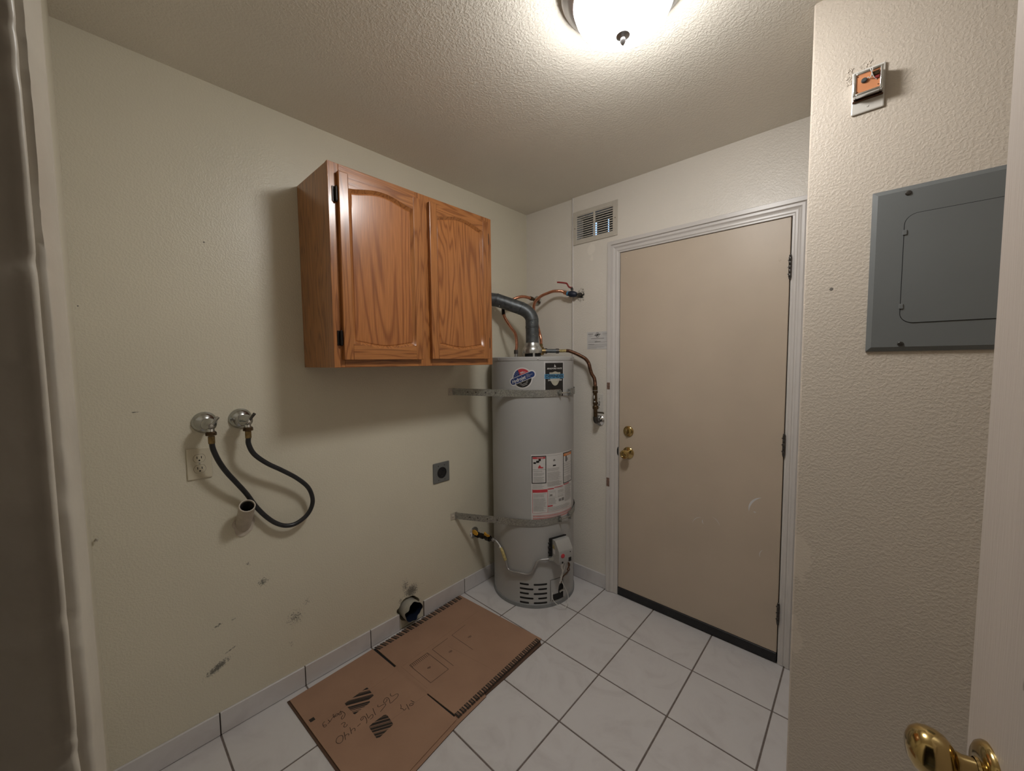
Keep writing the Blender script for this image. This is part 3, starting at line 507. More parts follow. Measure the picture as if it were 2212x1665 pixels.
# ---- baseboards (tile pieces)
def base_run(name, segs, fix, axis, label):
    e = sempty(name, (0, 0, 0), label)
    for (a, b) in segs:
        a += 0.002; b -= 0.002
        g = G().box(0.0, 0.0088, a, b, 0.002, 0.0885, 0.0012) if axis == 'y' else G().box(a, b, fix-0.0088, fix, 0.002, 0.0885, 0.0012)
        obj('base_tile', g, 'tile', e)
    gg = G()
    for (a, b) in segs:
        if axis == 'y': gg.box(0.0, 0.0062, a-0.001, b+0.001, 0.0, 0.086)
        else: gg.box(a-0.001, b+0.001, fix-0.0062, fix, 0.0, 0.086)
    obj('grout_line', gg, 'grout', e)
    return e
ys = [0.863, 1.152, 1.4578, 1.7636, 1.927]
base_run('baseboard_left', list(zip(ys[:-1], ys[1:])) + [(2.079, 2.3752), (2.3752, 2.681), (2.681, 2.990)], 0, 'y', 'white tile skirting along the left wall')
base_run('baseboard_back', [(0.402, 0.649)], YF, 'x', 'white tile skirting beside the tan door')
base_run('baseboard_corner', [(0.012, 0.385)], 3.0, 'x', 'white tile skirting behind the water heater')
base_run('baseboard_right', [(1.80, 2.10), (2.10, 2.40)], 2.35, 'x', 'white tile skirting under the breaker panel')

# ---- back door, jamb, casing
def casing_leg(prof, p0, p1, out, m0, m1):
    """prof (w,d): w outward distance from inner edge, d thickness toward the room (-y). p0->p1 inner edge line in (x,z); mitred ends scale w by m0/m1"""
    p0 = Vector(p0); p1 = Vector(p1); d = (p1-p0).normalized(); out = Vector(out); vs = []
    for (P, mm) in ((p0, m0), (p1, m1)):
        for (w_, t) in prof:
            q = P + out*w_ + d*(w_*mm); vs.append((q.x, YF-t, q.y))
    k = len(prof); fs = [tuple(range(k-1, -1, -1)), tuple(range(k, 2*k))] + [(i, (i+1) % k, k+(i+1) % k, k+i) for i in range(k)]
    return G().add(vs, fs)
prof = [(0, 0), (0, 0.007), (0.004, 0.010), (0.012, 0.010), (0.015, 0.007), (0.019, 0.008), (0.026, 0.014), (0.036, 0.014), (0.038, 0.011), (0.041, 0.016), (0.0415, 0.019), (0.060, 0.020), (0.062, 0.017), (0.062, 0)]
XI0, XI1, ZT = 0.706, 1.536, 2.052
tc_ = sempty('trim_3', (1.12, YF, 0), 'white moulded casing around the tan door')
obj('casing_leg', casing_leg(prof, (XI0, 0.003), (XI0, ZT), (-1, 0), 0, 1), 'trim', tc_, True, angle=25)
obj('casing_head', casing_leg(prof, (XI0, ZT), (XI1, ZT), (0, 1), -1, 1), 'trim', tc_, True, angle=25)
obj('casing_leg', casing_leg(prof, (XI1, 0.003), (XI1, ZT), (1, 0), 0, 1), 'trim', tc_, True, angle=25)
obj('jamb_side', G().box(0.700, 0.7165, YF-0.006, 3.12, 0.0, 2.044, 0.0015), 'trim', tc_)
obj('jamb_side', G().box(1.5275, 1.545, YF-0.006, 3.12, 0.0, 2.044, 0.0015), 'trim', tc_)
obj('jamb_head', G().box(0.700, 1.545, YF-0.006, 3.12, 2.0435, 2.058, 0.0015), 'trim', tc_)
obj('door_stop_light_block', G().box(0.7165, 0.728, 3.038, 3.055, 0.0, 2.044).box(1.516, 1.5275, 3.038, 3.055, 0, 2.044).box(0.7165, 1.5275, 3.038, 3.055, 2.03, 2.044).box(0.70, 1.545, 3.056, 3.07, 0, 2.05), 'black', tc_)  # stops plus an added black sheet keeping daylight out of the door gaps
for (z0, z1) in ((1.252, 1.292), (0.662, 0.715)):
    obj('chipped_patch', G().box(0.6475, 0.6665, YF-0.0215, YF-0.0195, z0, z1, 0.0005), 'chip', tc_, label='broken patch of bare wood on the casing edge')
obj('threshold', G().box(0.70, 1.545, YF-0.004, 3.06, -0.001, 0.006, 0.002), 'black_rubber', tc_)

d1 = sempty('door_1', (1.12, 3.0, 0), 'plain tan flush door with brass knob and deadbolt')
DY = 2.984
obj('door_slab', G().box(0.7205, 1.5235, DY, 3.028, 0.052, 2.0395, 0.0018), 'door_tan', d1)
obj('door_sweep', G().box(0.719, 1.5235, DY-0.004, 3.024, 0.007, 0.0515, 0.002), 'black_rubber', d1, label='black rubber door sweep')
def back_hinge(z):
    h = obj('hinge', G().box(1.5205, 1.5305, DY-0.0025, DY+0.001, z-0.045, z+0.045, 0.0008), 'steel_dark', d1, label='dark steel butt hinge')
    g = G()
    for k in range(5): g.lathe([(0, 0.0050), (0.0008, 0.0056), (0.0158, 0.0056), (0.0166, 0.0050)], (1.5255, DY-0.007, z-0.045+0.0181*k), (0,0,1), 12)
    g.sphere((1.5255, DY-0.007, z+0.049), 0.0048, seg=10, rings=6).sphere((1.5255, DY-0.007, z-0.049), 0.0048, seg=10, rings=6)
    obj('barrel', g, 'steel_dark', h, True)
    gg = G()
    for dz in (-0.03, 0.0, 0.03): gg.lathe([(0, 0.003), (0.0015, 0.0025)], (1.5185, DY-0.0005, z+dz), (0,-1,0), 8)
    obj('screw', gg, 'steel_dark', h)
for z in (1.824, 1.035, 0.246): back_hinge(z)
# deadbolt
db = obj('deadbolt_plate', G().lathe([(0, 0.031), (0.004, 0.031), (0.008, 0.028), (0.011, 0.021), (0.012, 0.0)], (0.780, DY, 1.011), (0,-1,0), 32, True, False), 'brass', d1, True, label='brass deadbolt rose')
obj('thumb_turn', G().sphere((0.780, DY-0.018, 1.011), 0.0045, 0.010, 0.018), 'brass_old', db, True)
kb = obj('door_knob', G().lathe([(0, 0.034), (0.004, 0.034), (0.008, 0.030), (0.012, 0.018), (0.016, 0.0125), (0.028, 0.012), (0.034, 0.018), (0.040, 0.0235), (0.048, 0.0262), (0.056, 0.0255), (0.061, 0.022), (0.063, 0.014), (0.060, 0.011), (0.060, 0.0)], (0.780, DY, 0.884), (0,-1,0), 36, True, False), 'brass', d1, True, label='round polished brass knob')
obj('turn_button', G().lathe([(0, 0.008), (0.005, 0.008), (0.006, 0.006)], (0.780, DY-0.0585, 0.884), (0,-1,0), 14), 'brass_old', kb, True)
obj('strike_hole', G().prism([(0.7165, 0.857), (0.7165, 0.911), (0.7115, 0.905), (0.7085, 0.893), (0.7085, 0.875), (0.7115, 0.863)], lambda u, v, d: (u, d, v), YF-0.0075, YF-0.0056), 'black', tc_, label='dark strike cut-out')
g = G()
def arc_band(cx, cz, r, a0, a1, w0, k=14):
    vs = []; fs = []
    for i in range(k+1):
        a = a0+(a1-a0)*i/k; ww = w0*math.sin(pi*(i+0.6)/(k+1.2))
        for s_ in (-1, 1): vs.append((cx+(r+s_*ww)*math.cos(a), DY-0.0003, cz+(r+s_*ww)*math.sin(a)))
    for i in range(k): fs.append((2*i, 2*i+1, 2*i+3, 2*i+2))
    return vs, fs
g.add(*arc_band(1.468, 0.705, 0.072, 1.9, 3.25, 0.0045)); g.add(*arc_band(1.195, 0.555, 0.055, 1.7, 2.9, 0.0012)); g.add(*arc_band(1.215, 0.57, 0.06, 0.3, 1.2, 0.001)); g.add(*arc_band(1.21, 0.59, 0.02, 2.7, 3.9, 0.0018)); g.add(*arc_band(1.475, 0.50, 0.03, 2.2, 3.6, 0.0012)); g.add(*arc_band(1.42, 0.71, 0.012, 4.2, 5.2, 0.0025))
obj('scuff_mark', g, 'chalk', d1, label='pale chalky scuff marks')
g = G()
for (x, z) in ((0.755, 2.005), (1.487, 1.86), (0.80, 1.04), (1.34, 0.93), (1.16, 0.77)): g.lathe([(0, 0.005), (0.0008, 0.004)], (x, DY, z), (0,-1,0), 9)
obj('paint_blob', g, 'door_tan', d1)

# ---- the near door, swung open past the panel wall
DA = math.radians(10); EX, EY = 1.900, 1.640
dd = Vector((math.sin(DA), -math.cos(DA), 0)); dn = Vector((-math.cos(DA), -math.sin(DA), 0))
def dpt(along, out, z): return tuple(Vector((EX, EY, 0)) + dd*along + dn*out + Vector((0, 0, z)))
d2 = sempty('door_2', dpt(0.4, 0, 0), 'open moulded door with brass knob at the right edge')
def dbox(a0, a1, o0, o1, z0, z1, bev=0.0):
    gg = G().box(a0, a1, o0, o1, z0, z1, bev); gg.v = [dpt(*q) for q in gg.v]; return gg
obj('door_slab', dbox(0.0, 0.80, -0.035, 0.0, 0.012, 2.04, 0.003), 'door_smooth', d2)
for (z0, z1) in ((0.25, 0.85), (1.08, 1.90)):
    for (a0, a1) in ((0.115, 0.36), (0.44, 0.685)):
        pn = obj('raised_panel', dbox(a0+0.025, a1-0.025, -0.001, 0.004, z0+0.025, z1-0.025, 0.0035), 'door_smooth', d2)
        gg = G()
        for (b0, b1, c0, c1) in ((a0, a0+0.012, z0, z1), (a1-0.012, a1, z0, z1), (a0, a1, z0, z0+0.012), (a0, a1, z1-0.012, z1)):
            q = dbox(b0, b1, -0.001, 0.003, c0, c1, 0.0012); gg.add(q.v, q.f)
        obj('panel_moulding', gg, 'door_smooth', pn)
KZ, KA = 0.934, 0.060
kn = obj('rose', G().lathe([(0, 0.0335), (0.002, 0.0335), (0.006, 0.031), (0.009, 0.026), (0.0095, 0.014), (0.012, 0.0125)], dpt(KA, 0, KZ), dn, 40, True, False), 'brass', d2, True, label='polished brass rose')
obj('knob', G().lathe([(0.010, 0.0115), (0.022, 0.0105), (0.028, 0.0125), (0.031, 0.018), (0.036, 0.0235), (0.043, 0.0268), (0.051, 0.0278), (0.059, 0.0262), (0.066, 0.021), (0.070, 0.013), (0.0715, 0.0)], dpt(KA, 0, KZ), dn, 48, True, False), 'brass', kn, True, label='rounded polished brass knob')
obj('rose', G().lathe([(0, 0.0335), (0.006, 0.031), (0.009, 0.014), (0.022, 0.0105), (0.031, 0.018), (0.043, 0.0268), (0.059, 0.0262), (0.070, 0.013), (0.0715, 0)], dpt(KA, -0.035, KZ), -dn, 32, True, False), 'brass', d2, True)
obj('latch_plate', dbox(-0.0008, 0.001, -0.030, -0.006, KZ-0.028, KZ+0.028), 'brass_old', d2)
for z in (0.25, 1.05, 1.82):
    obj('hinge', G().cyl(dpt(0.806, -0.04, z-0.045), dpt(0.806, -0.04, z+0.045), 0.006, 10), 'brass_old', d2, True)

# ================================================================ CEILING LAMP
LC = (1.267, 1.917)
lamp = thing('ceiling_light', 'round flush ceiling light with glowing glass bowl and nickel rim', 'ceiling light', (LC[0], LC[1], H))
obj('rim', G().lathe([(0.0005, 0.155), (0.003, 0.167), (0.014, 0.168), (0.022, 0.163), (0.030, 0.152), (0.036, 0.1495), (0.046, 0.1375), (0.048, 0.1335), (0.044, 0.1305), (0.034, 0.130)], (LC[0], LC[1], H), (0,0,-1), 64, True, True), 'lamp_rim', lamp, True)
pr = [(0.0445, 0.1315)]
for k in range(1, 17):
    a = pi/2*k/16; pr.append((0.0445+0.088*math.sin(a), 0.1315*math.cos(a)))
obj('glass_bowl', G().lathe(pr, (LC[0], LC[1], H), (0,0,-1), 64, True, False), 'glow', lamp, True, label='glowing frosted glass bowl')
obj('finial', G().lathe([(0.1325, 0.001), (0.1325, 0.019), (0.136, 0.0185), (0.139, 0.012), (0.142, 0.0065), (0.147, 0.0065), (0.150, 0.008), (0.154, 0.0065), (0.160, 0.002), (0.161, 0)], (LC[0], LC[1], H), (0,0,-1), 24, True, False), 'finial', lamp, True)

# ================================================================ WALL CABINET
CY0, CY1, CZ0, CZ1, CX = 1.511, 2.345, 1.407, 2.166, 0.310
cab = thing('wall_cabinet', 'oak wall cabinet with two arched raised-panel doors', 'cabinet', (0.155, (CY0+CY1)/2, CZ0))
obj('side_panel', G().box(0.0005, 0.2915, CY0+0.002, CY0+0.014, CZ0, CZ1, 0.0008), 'oak_side', cab)
obj('side_panel', G().box(0.0005, 0.2915, CY1-0.014, CY1-0.002, CZ0, CZ1, 0.0008), 'oak_side', cab)
obj('bottom_panel', G().box(0.0005, 0.2915, CY0+0.0145, CY1-0.0145, CZ0+0.010, CZ0+0.022), 'oak_h', cab)
obj('top_panel', G().box(0.0005, 0.2915, CY0+0.0145, CY1-0.0145, CZ1-0.014, CZ1-0.002), 'oak_h', cab)
obj('back_panel', G().box(0.0005, 0.006, CY0+0.0145, CY1-0.0145, CZ0+0.0225, CZ1-0.0145), 'oak_side', cab)
for (a, b) in ((CY0, CY0+0.040), (CY1-0.040, CY1), (1.884, 1.956)):
    obj('frame_stile', G().box(0.292, CX, a, b, CZ0, CZ1, 0.0012), 'oak', cab)
for (a, b) in ((CY0+0.0402, 1.8838), (1.9562, CY1-0.0402)):
    obj('frame_rail', G().box(0.292, CX, a, b, CZ1-0.045, CZ1, 0.0012), 'oak_h', cab)
    obj('frame_rail', G().box(0.292, CX, a, b, CZ0, CZ0+0.040, 0.0012), 'oak_h', cab)
def arch_door(y0, y1, z0, z1, iy0, iy1, panel, hinge_y, name='door'):
    xf, xb = 0.3305, 0.3108
    dz = lambda t: max(0.0, math.sin(pi*t))**1.4
    zt = lambda t: z1-0.054+0.026*dz(t); zbm = lambda t: z0+0.062-0.016*dz(t)
    K = 18; fn = lambda u, v, d: (d, u, v)
    dr = obj(name, G().box(0.3150, 0.3185, iy0-0.004, iy1+0.004, z0+0.03, z1-0.03), panel, cab)
    obj('stile', G().box(xb, xf, y0, iy0, z0, z1, 0.0025, 2), 'oak', dr)
    obj('stile', G().box(xb, xf, iy1, y1, z0, z1, 0.0025, 2), 'oak', dr)
    up = [(iy0+(iy1-iy0)*i/K, zt(i/K)) for i in range(K+1)]
    lo = [(iy0+(iy1-iy0)*i/K, zbm(i/K)) for i in range(K+1)]
    gt = G(); gb = G()
    for i in range(K):
        (a, za), (b, zb2) = up[i], up[i+1]; gt.prism([(a, za), (b, zb2), (b, z1-0.0012), (a, z1-0.0012)], fn, xb, xf-0.0006)
        (a, za), (b, zb2) = lo[i], lo[i+1]; gb.prism([(a, z0+0.0012), (b, z0+0.0012), (b, zb2), (a, za)], fn, xb, xf-0.0006)
    obj('top_rail', gt, 'oak_h', dr); obj('bottom_rail', gb, 'oak_h', dr)
    loop = lo + [(iy1, zbm(1)+(zt(1)-zbm(1))*i/10) for i in range(1, 10)] + up[::-1] + [(iy0, zt(0)+(zbm(0)-zt(0))*i/10) for i in range(1, 10)]
    cy, cz = (iy0+iy1)/2, (z0+z1)/2; wy, wz = iy1-iy0, z1-z0-0.1
    rings = []
    for (off, x) in ((0, xf-0.0012), (0.003, xf-0.0035), (0.008, 0.3215), (0.011, 0.3190), (0.014, 0.3212), (0.016, 0.3214)):
        rings.append([(x, cy+(a-cy)*(1-2*off/wy), cz+(b-cz)*(1-2*off/wz)) for a, b in loop])
    n = len(loop); vs = [q for r_ in rings[:4] for q in r_]; fs = []
    for r_ in range(3):
        for i in range(n): fs.append((r_*n+i, r_*n+(i+1) % n, (r_+1)*n+(i+1) % n, (r_+1)*n+i))
    obj('panel_moulding', G().add(vs, fs), 'oak', dr, True, angle=60)
    vs = rings[3]+rings[4]+rings[5]; fs = []
    for r_ in range(2):
        for i in range(n): fs.append((r_*n+i, r_*n+(i+1) % n, (r_+1)*n+(i+1) % n, (r_+1)*n+i))
    g_ = G().add(vs, fs)
    # field of the panel as vertical strips (flat)
    L_ = rings[5]; lo5 = L_[:K+1]; up5 = L_[K+10:K+10+K+1][::-1]
    for i in range(K): g_.add([lo5[i], lo5[i+1], up5[i+1], up5[i]], [(0, 1, 2, 3)])
    obj('panel_field', g_, panel, dr, True, angle=30)
    for zh in (z0+0.083, z1-0.083):
        sgn = -1 if hinge_y < cy else 1
        hg = obj('hinge', G().box(CX, CX+0.0035, hinge_y+sgn*0.002 if sgn < 0 else hinge_y, hinge_y if sgn < 0 else hinge_y+0.002, zh-0.028, zh+0.028) if False else
                 G().box(CX+0.0003, CX+0.0035, min(hinge_y, hinge_y+sgn*0.017), max(hinge_y, hinge_y+sgn*0.017), zh-0.028, zh+0.028, 0.001), 'bronze', dr, label='black bronze cabinet hinge')
        obj('hinge_barrel', G().cyl((CX+0.011, hinge_y+sgn*0.0050, zh-0.024), (CX+0.011, hinge_y+sgn*0.0050, zh+0.024), 0.0048, 10).sphere((CX+0.011, hinge_y+sgn*0.005, zh+0.026), 0.004, seg=8, rings=5).sphere((CX+0.011, hinge_y+sgn*0.005, zh-0.026), 0.004, seg=8, rings=5), 'bronze', dr, True)
    return dr
arch_door(1.542, 1.896, 1.436, 2.133, 1.579, 1.860, 'oak_panel', 1.5415)
arch_door(1.944, 2.306, 1.438, 2.138, 1.983, 2.268, 'oak_panel2', 2.3065)

# ================================================================ WATER HEATER
C = (0.262, 2.738); R = 0.252
heater = thing('water_heater', 'tall grey cylindrical gas water heater in the corner', 'water heater', (C[0], C[1], 0))
def cm(az, z, off=0.0006):
    a = math.radians(az); return (C[0]+(R+off)*math.cos(a), C[1]+(R+off)*math.sin(a), z)
DEG = 180/(pi*R)
obj('tank', G().lathe([(0.020, R), (1.4275, R)], (C[0], C[1], 0), (0,0,1), 96, True, True), 'tank', heater, True)
obj('top_cap', G().lathe([(1.4278, R-0.001), (1.4278, R+0.0022), (1.4445, R+0.0022), (1.4485, R-0.001), (1.4485, 0.0)], (C[0], C[1], 0), (0,0,1), 96, False, False), 'tank', heater, True)
obj('base_ring', G().lathe([(0.0005, R+0.004), (0.021, R+0.004), (0.024, R+0.0005)], (C[0], C[1], 0), (0,0,1), 96, True, False), 'tank_ring', heater, True)
g = G()
for az in (-102, -43.6, 12): 
    c_ = cm(az, 1.4365, 0.0022); a = math.radians(az); g.lathe([(0, 0.004), (0.002, 0.0036), (0.003, 0.002)], c_, (math.cos(a), math.sin(a), 0), 10)
obj('cap_screw', g, 'galv_hood', heater, True)
# combustion-air slots
def slot(a0, a1, z, hh=0.0052):
    g = G()
    aa = [a0+(a1-a0)*i/12 for i in range(13)]; wdt = (a1-a0)/2; mid = (a0+a1)/2
    def half(a):
        e = (wdt-abs(a-mid))/DEG
        return hh if e >= hh else math.sqrt(max(0, hh*hh-(hh-e)**2))+0.0003
    aa = [a0, a0+0.3, a0+0.7, a0+1.2] + aa[1:-1] + [a1-1.2, a1-0.7, a1-0.3, a1]; aa.sort()
    obj('air_slot', g.strip(aa, lambda a: z+half(a), lambda a: z-half(a), lambda a, zz: cm(a, zz, 0.0007)), 'black', heater)
for i, z in enumerate((0.1405, 0.1130, 0.0855, 0.0580, 0.0310)):
    if i % 2 == 0: slot(-69.4, -57.0, z); slot(-50.8, -32.8, z)
    else: slot(-69.4, -51.0, z); slot(-44.9, -33.0, z)
# burner access panel
U = lambda a0, a1, k=10: [a0+(a1-a0)*i/k for i in range(k+1)]
def patch(gg, a0, a1, z0, z1, off=0.0006): return gg.strip(U(a0, a1, max(2, int(abs(a1-a0)/2.5))), lambda a: z1, lambda a: z0, lambda a, z: cm(a, z, off))
acc = obj('access_panel', patch(G(), -28, -3, 0.035, 0.158, 0.0022), 'tank', heater)
g = G(); patch(g, -28.5, -28, 0.034, 0.159, 0.0018); patch(g, -28, -3, 0.158, 0.1595, 0.0018)
obj('panel_gap', g, 'black', acc)
g = G(); patch(g, -25.4, -7, 0.032, 0.071, 0.003)
g.strip(U(-16.5, -7.6, 14), lambda a: 0.088+0.034*math.sqrt(max(0, 1-((a+12)/4.5)**2)), lambda a: 0.071, lambda a, z: cm(a, z, 0.003))
obj('burner_opening', g, 'black', acc)
obj('panel_flap', G().strip(U(-9.5, 6, 10), lambda a: 0.162, lambda a: 0.040+0.0025*(a+9.5), lambda a, z: cm(a, z, 0.010)), 'tank', acc)
def tpoint(az, r, z): a = math.radians(az); return (C[0]+r*math.cos(a), C[1]+r*math.sin(a), z)
obj('burner_tube', G().tube(smooth_path([tpoint(-15, R+0.004, 0.075), tpoint(-12, R+0.008, 0.083), tpoint(-8, R+0.009, 0.078)], 0.004), 0.006, 8), 'galv_hood', acc, True)
# gas control box
BA = -18.0; ba = math.radians(BA); er = Vector((math.cos(ba), math.sin(ba), 0)); et = Vector((-er.y, er.x, 0))
def bx(t, r, z): return tuple(Vector((C[0], C[1], z)) + er*r + et*t)
pf = [(0.274, 0.288), (0.332, 0.288), (0.337, 0.293), (0.337, 0.362), (0.334, 0.367), (0.303, 0.410), (0.298, 0.413), (0.274, 0.413)]
ctl = obj('gas_control', G().prism(pf, lambda u, v, d: bx(d, u, v), -0.048, 0.048), 'gas_box', heater, True, angle=50, label='grey gas control valve box')
obj('control_backing', G().prism([(0.252, 0.300), (0.2735, 0.300), (0.2735, 0.420), (0.252, 0.412)], lambda u, v, d: bx(d, u, v), -0.056, 0.050), 'black', ctl)
g = G()
for z in (0.335, 0.362, 0.388): g.cyl(bx(-0.066, 0.262, z), bx(-0.050, 0.262, z), 0.006, 8)
obj('control_knob', g, 'black_rubber', ctl, True)
obj('red_dial', G().lathe([(0, 0.0125), (0.003, 0.012), (0.004, 0.010)], bx(-0.022, 0.337, 0.337), er, 20), 'red_mark', ctl, True)
obj('pilot_window', G().lathe([(0, 0.0055), (0.002, 0.005)], bx(-0.024, 0.337, 0.300), er, 10).lathe([(0, 0.003), (0.002, 0.003)], bx(0.030, 0.337, 0.350), er, 10), 'black', ctl)
obj('cable_port', G().prism([(0.018, 0.296), (0.036, 0.296), (0.036, 0.318), (0.018, 0.318)], lambda u, v, d: bx(u, d, v), 0.3372, 0.3385), 'black', ctl)
obj('warning_tag', G().prism([(0.278, 0.335), (0.300, 0.335), (0.300, 0.362), (0.278, 0.362)], lambda u, v, d: bx(d, u, v), -0.0486, -0.0481), 'white_label', ctl)
obj('caution_tag', G().prism([(0.278, 0.364), (0.298, 0.364), (0.290, 0.385), (0.278, 0.385)], lambda u, v, d: bx(d, u, v), -0.0486, -0.0481), 'yellow_label', ctl)
obj('igniter', G().lathe([(0, 0.009), (0.012, 0.009), (0.018, 0.006), (0.03, 0.005)], bx(-0.016, 0.318, 0.286), (0,0,-1), 12), 'wire_white', ctl, True)
g = G()
g.tube(smooth_path([bx(-0.016, 0.318, 0.262), bx(-0.006, 0.312, 0.235), bx(-0.002, 0.300, 0.19), bx(-0.004, 0.285, 0.15)], 0.006), 0.0035, 8)
g.tube(smooth_path([bx(0.010, 0.318, 0.29), bx(0.006, 0.312, 0.25), bx(0.0, 0.300, 0.21), bx(0.0, 0.285, 0.16)], 0.006), 0.0045, 8)
obj('pilot_tube', g, 'wire_white', ctl, True)
obj('thermocouple', G().tube(smooth_path([bx(0.030, 0.318, 0.29), bx(0.026, 0.325, 0.262), bx(0.038, 0.320, 0.235), bx(0.028, 0.31, 0.215), bx(0.008, 0.300, 0.19), bx(0.004, 0.285, 0.15)], 0.004), 0.0028, 8).tube(smooth_path([bx(0.02, 0.315, 0.29), bx(0.040, 0.318, 0.262), bx(0.022, 0.322, 0.24), bx(0.036, 0.315, 0.225)], 0.004), 0.004, 8), 'copper_old', ctl, True)
obj('white_cable', G().tube(smooth_path([bx(-0.012, 0.300, 0.20), bx(0.010, 0.296, 0.145), bx(0.040, 0.292, 0.09), bx(0.044, 0.300, 0.052), bx(0.014, 0.318, 0.020), bx(-0.020, 0.304, 0.026), bx(-0.045, 0.276, 0.055), bx(-0.040, 0.262, 0.09)], 0.006), 0.0017, 6), 'wire_white', ctl, True)

# draft hood on legs
g = G().lathe([(1.473, 0.0605), (1.490, 0.0600), (1.502, 0.058), (1.512, 0.051), (1.524, 0.0455), (1.536, 0.0420)], (C[0], C[1], 0), (0,0,1), 40, False, False)
g.lathe([(1.473, 0.0590), (1.490, 0.0585), (1.512, 0.0495), (1.536, 0.0405)], (C[0], C[1], 0), (0,0,1), 40, False, False)
hood = obj('draft_hood', g, 'galv_hood', heater, True, angle=60)
g = G()
for k in range(3):
    a = math.radians(-42+120*k); c_, s_ = math.cos(a), math.sin(a); p0 = Vector((C[0]+0.062*c_, C[1]+0.062*s_, 1.4486)); t_ = Vector((-s_, c_, 0))*0.006; o_ = Vector((c_, s_, 0))*0.0012
    g.add([p0-t_, p0+t_, p0+t_-o_*0+Vector((0,0,0.034)), p0-t_+Vector((0,0,0.034)), p0-t_+o_, p0+t_+o_, p0+t_+o_+Vector((0,0,0.034)), p0-t_+o_+Vector((0,0,0.034))], [(0,1,2,3),(7,6,5,4),(0,4,5,1),(1,5,6,2),(2,6,7,3),(3,7,4,0)])
obj('hood_leg', g, 'galv_hood', hood)
obj('hood_gap_shade', G().lathe([(1.4488, 0.046), (1.470, 0.046)], (C[0], C[1], 0), (0,0,1), 24), 'black', hood)  # black cylinder puts the shade of the gap under the hood into colour
# stickers ---------------------------------------------------------------
def frame(az0, z0, ang, off):
    ca, sa = math.cos(ang), math.sin(ang)
    return lambda u, v: cm(az0+(u*ca-v*sa)*DEG, z0+u*sa+v*ca, off)
SA, SZ, ST = -63.6, 1.3300, math.radians(22)
stk = G(); f0 = frame(SA, SZ, ST, 0.0008); RC = 0.0592
lin = lambda a, b, k: [a+(b-a)*i/k for i in range(k+1)]
circ = lambda rr: (lambda u: math.sqrt(max(0, rr*rr-u*u)))
stk.strip(lin(-RC, RC, 30), circ(RC), lambda u: -circ(RC)(u), f0)
def stad(hl, hh): return lambda u: hh if abs(u) < hl-hh else math.sqrt(max(0, hh*hh-(abs(u)-(hl-hh))**2))
stk.strip(lin(-0.081, 0.081, 44), stad(0.081, 0.0235), lambda u: -stad(0.081, 0.0235)(u), frame(SA, SZ, ST, 0.0010))
st = obj('round_sticker', stk, 'white_label', heater, label='round blue and red sticker with a slanted banner')
f1 = frame(SA, SZ, ST, 0.0014); RI = 0.0525
g = G().strip(lin(-RI, -0.006, 12), lambda u: max(0.0195, circ(RI)(u)), lambda u: 0.0195, f1); obj('sticker_blue', g, 'blue_label', st)
g = G().strip(lin(-0.006, RI-0.004, 14), lambda u: max(0.0195, circ(RI)(u)), lambda u: 0.0195, f1); obj('sticker_red', g, 'red_mark', st)
g = G().strip(lin(-RI+0.004, RI-0.004, 24), lambda u: -0.0195, lambda u: min(-0.0195, -circ(RI)(u)), f1); obj('sticker_black', g, 'black_label', st)
g = G().strip(lin(-0.075, 0.075, 40), stad(0.075, 0.0165), lambda u: -stad(0.075, 0.0165)(u), frame(SA, SZ, ST, 0.0016)); obj('sticker_banner', g, 'blue_label', st)
g = G(); f2 = frame(SA, SZ, ST, 0.0022)
add_text(g, 'Hydrojet', 0.029, lambda x, y: f2(x-0.023, y-0.001), 0.086, bold=True, shear=0.15)
for k, wd in enumerate(('TOTAL', 'PERFORMANCE', 'SYSTEM')):
    add_text(g, wd, 0.0062, lambda x, y, k=k: f2(0.026+x, 0.0078-k*0.0072+y), align='LEFT', width=(0.017, 0.036, 0.021)[k])
for (u, v) in ((-0.042, 0.026), (-0.030, 0.026), (-0.018, 0.026), (-0.035, 0.034), (-0.023, 0.034), (-0.012, 0.034), (-0.028, 0.042), (-0.016, 0.042)):
    g.add([f2(u-0.0016, v), f2(u, v-0.0016), f2(u+0.0016, v), f2(u, v+0.0016)], [(0, 1, 2, 3)])
for (u, v, l) in ((0.000, 0.0300, 0.022), (0.002, 0.0245, 0.030)): g.add([f2(u, v), f2(u+l, v), f2(u+l*0.9, v+0.003), f2(u, v+0.0035)], [(0, 1, 2, 3)])
for k in range(3): g.add([f2(-0.026+0.005*k, -0.027-0.0075*k), f2(0.026-0.006*k, -0.027-0.0075*k), f2(0.026-0.006*k, -0.0252-0.0075*k), f2(-0.026+0.005*k, -0.0252-0.0075*k)], [(0, 1, 2, 3)])
obj('sticker_lettering', g, 'white_label', st)
# black safety label
sl = obj('safety_label', patch(G(), -35.8, -5.4, 1.216, 1.4215, 0.0007), 'silver_label', heater, label='black label with shield and block lettering')
obj('label_field', patch(G(), -34.0, -7.2, 1.224, 1.413, 0.0012), 'black_label', sl)
def cmt(az0, z0, off): return lambda x, y: cm(az0+x*DEG, z0+y, off)
g = G().strip(U(-28.6, -12.0, 16), lambda a: 1.360+0.006*max(0, 1-abs(a+20.3)/4), lambda a: 1.352 if abs(a+20.3) > 7.9 else 1.285+0.048*(abs(a+20.3)/8.3)**2.2, lambda a, z: cm(a, z, 0.0016))
obj('shield_print', g, 'shield', sl)
obj('banner_print', patch(G(), -35.2, -6.0, 1.325, 1.350, 0.0020), 'lblue_label', sl)
g = G(); add_text(g, 'DEFENDER', 0.023, cmt(-20.6, 1.3375, 0.0026), 0.118, bold=True); obj('banner_lettering', g, 'black_label', sl)
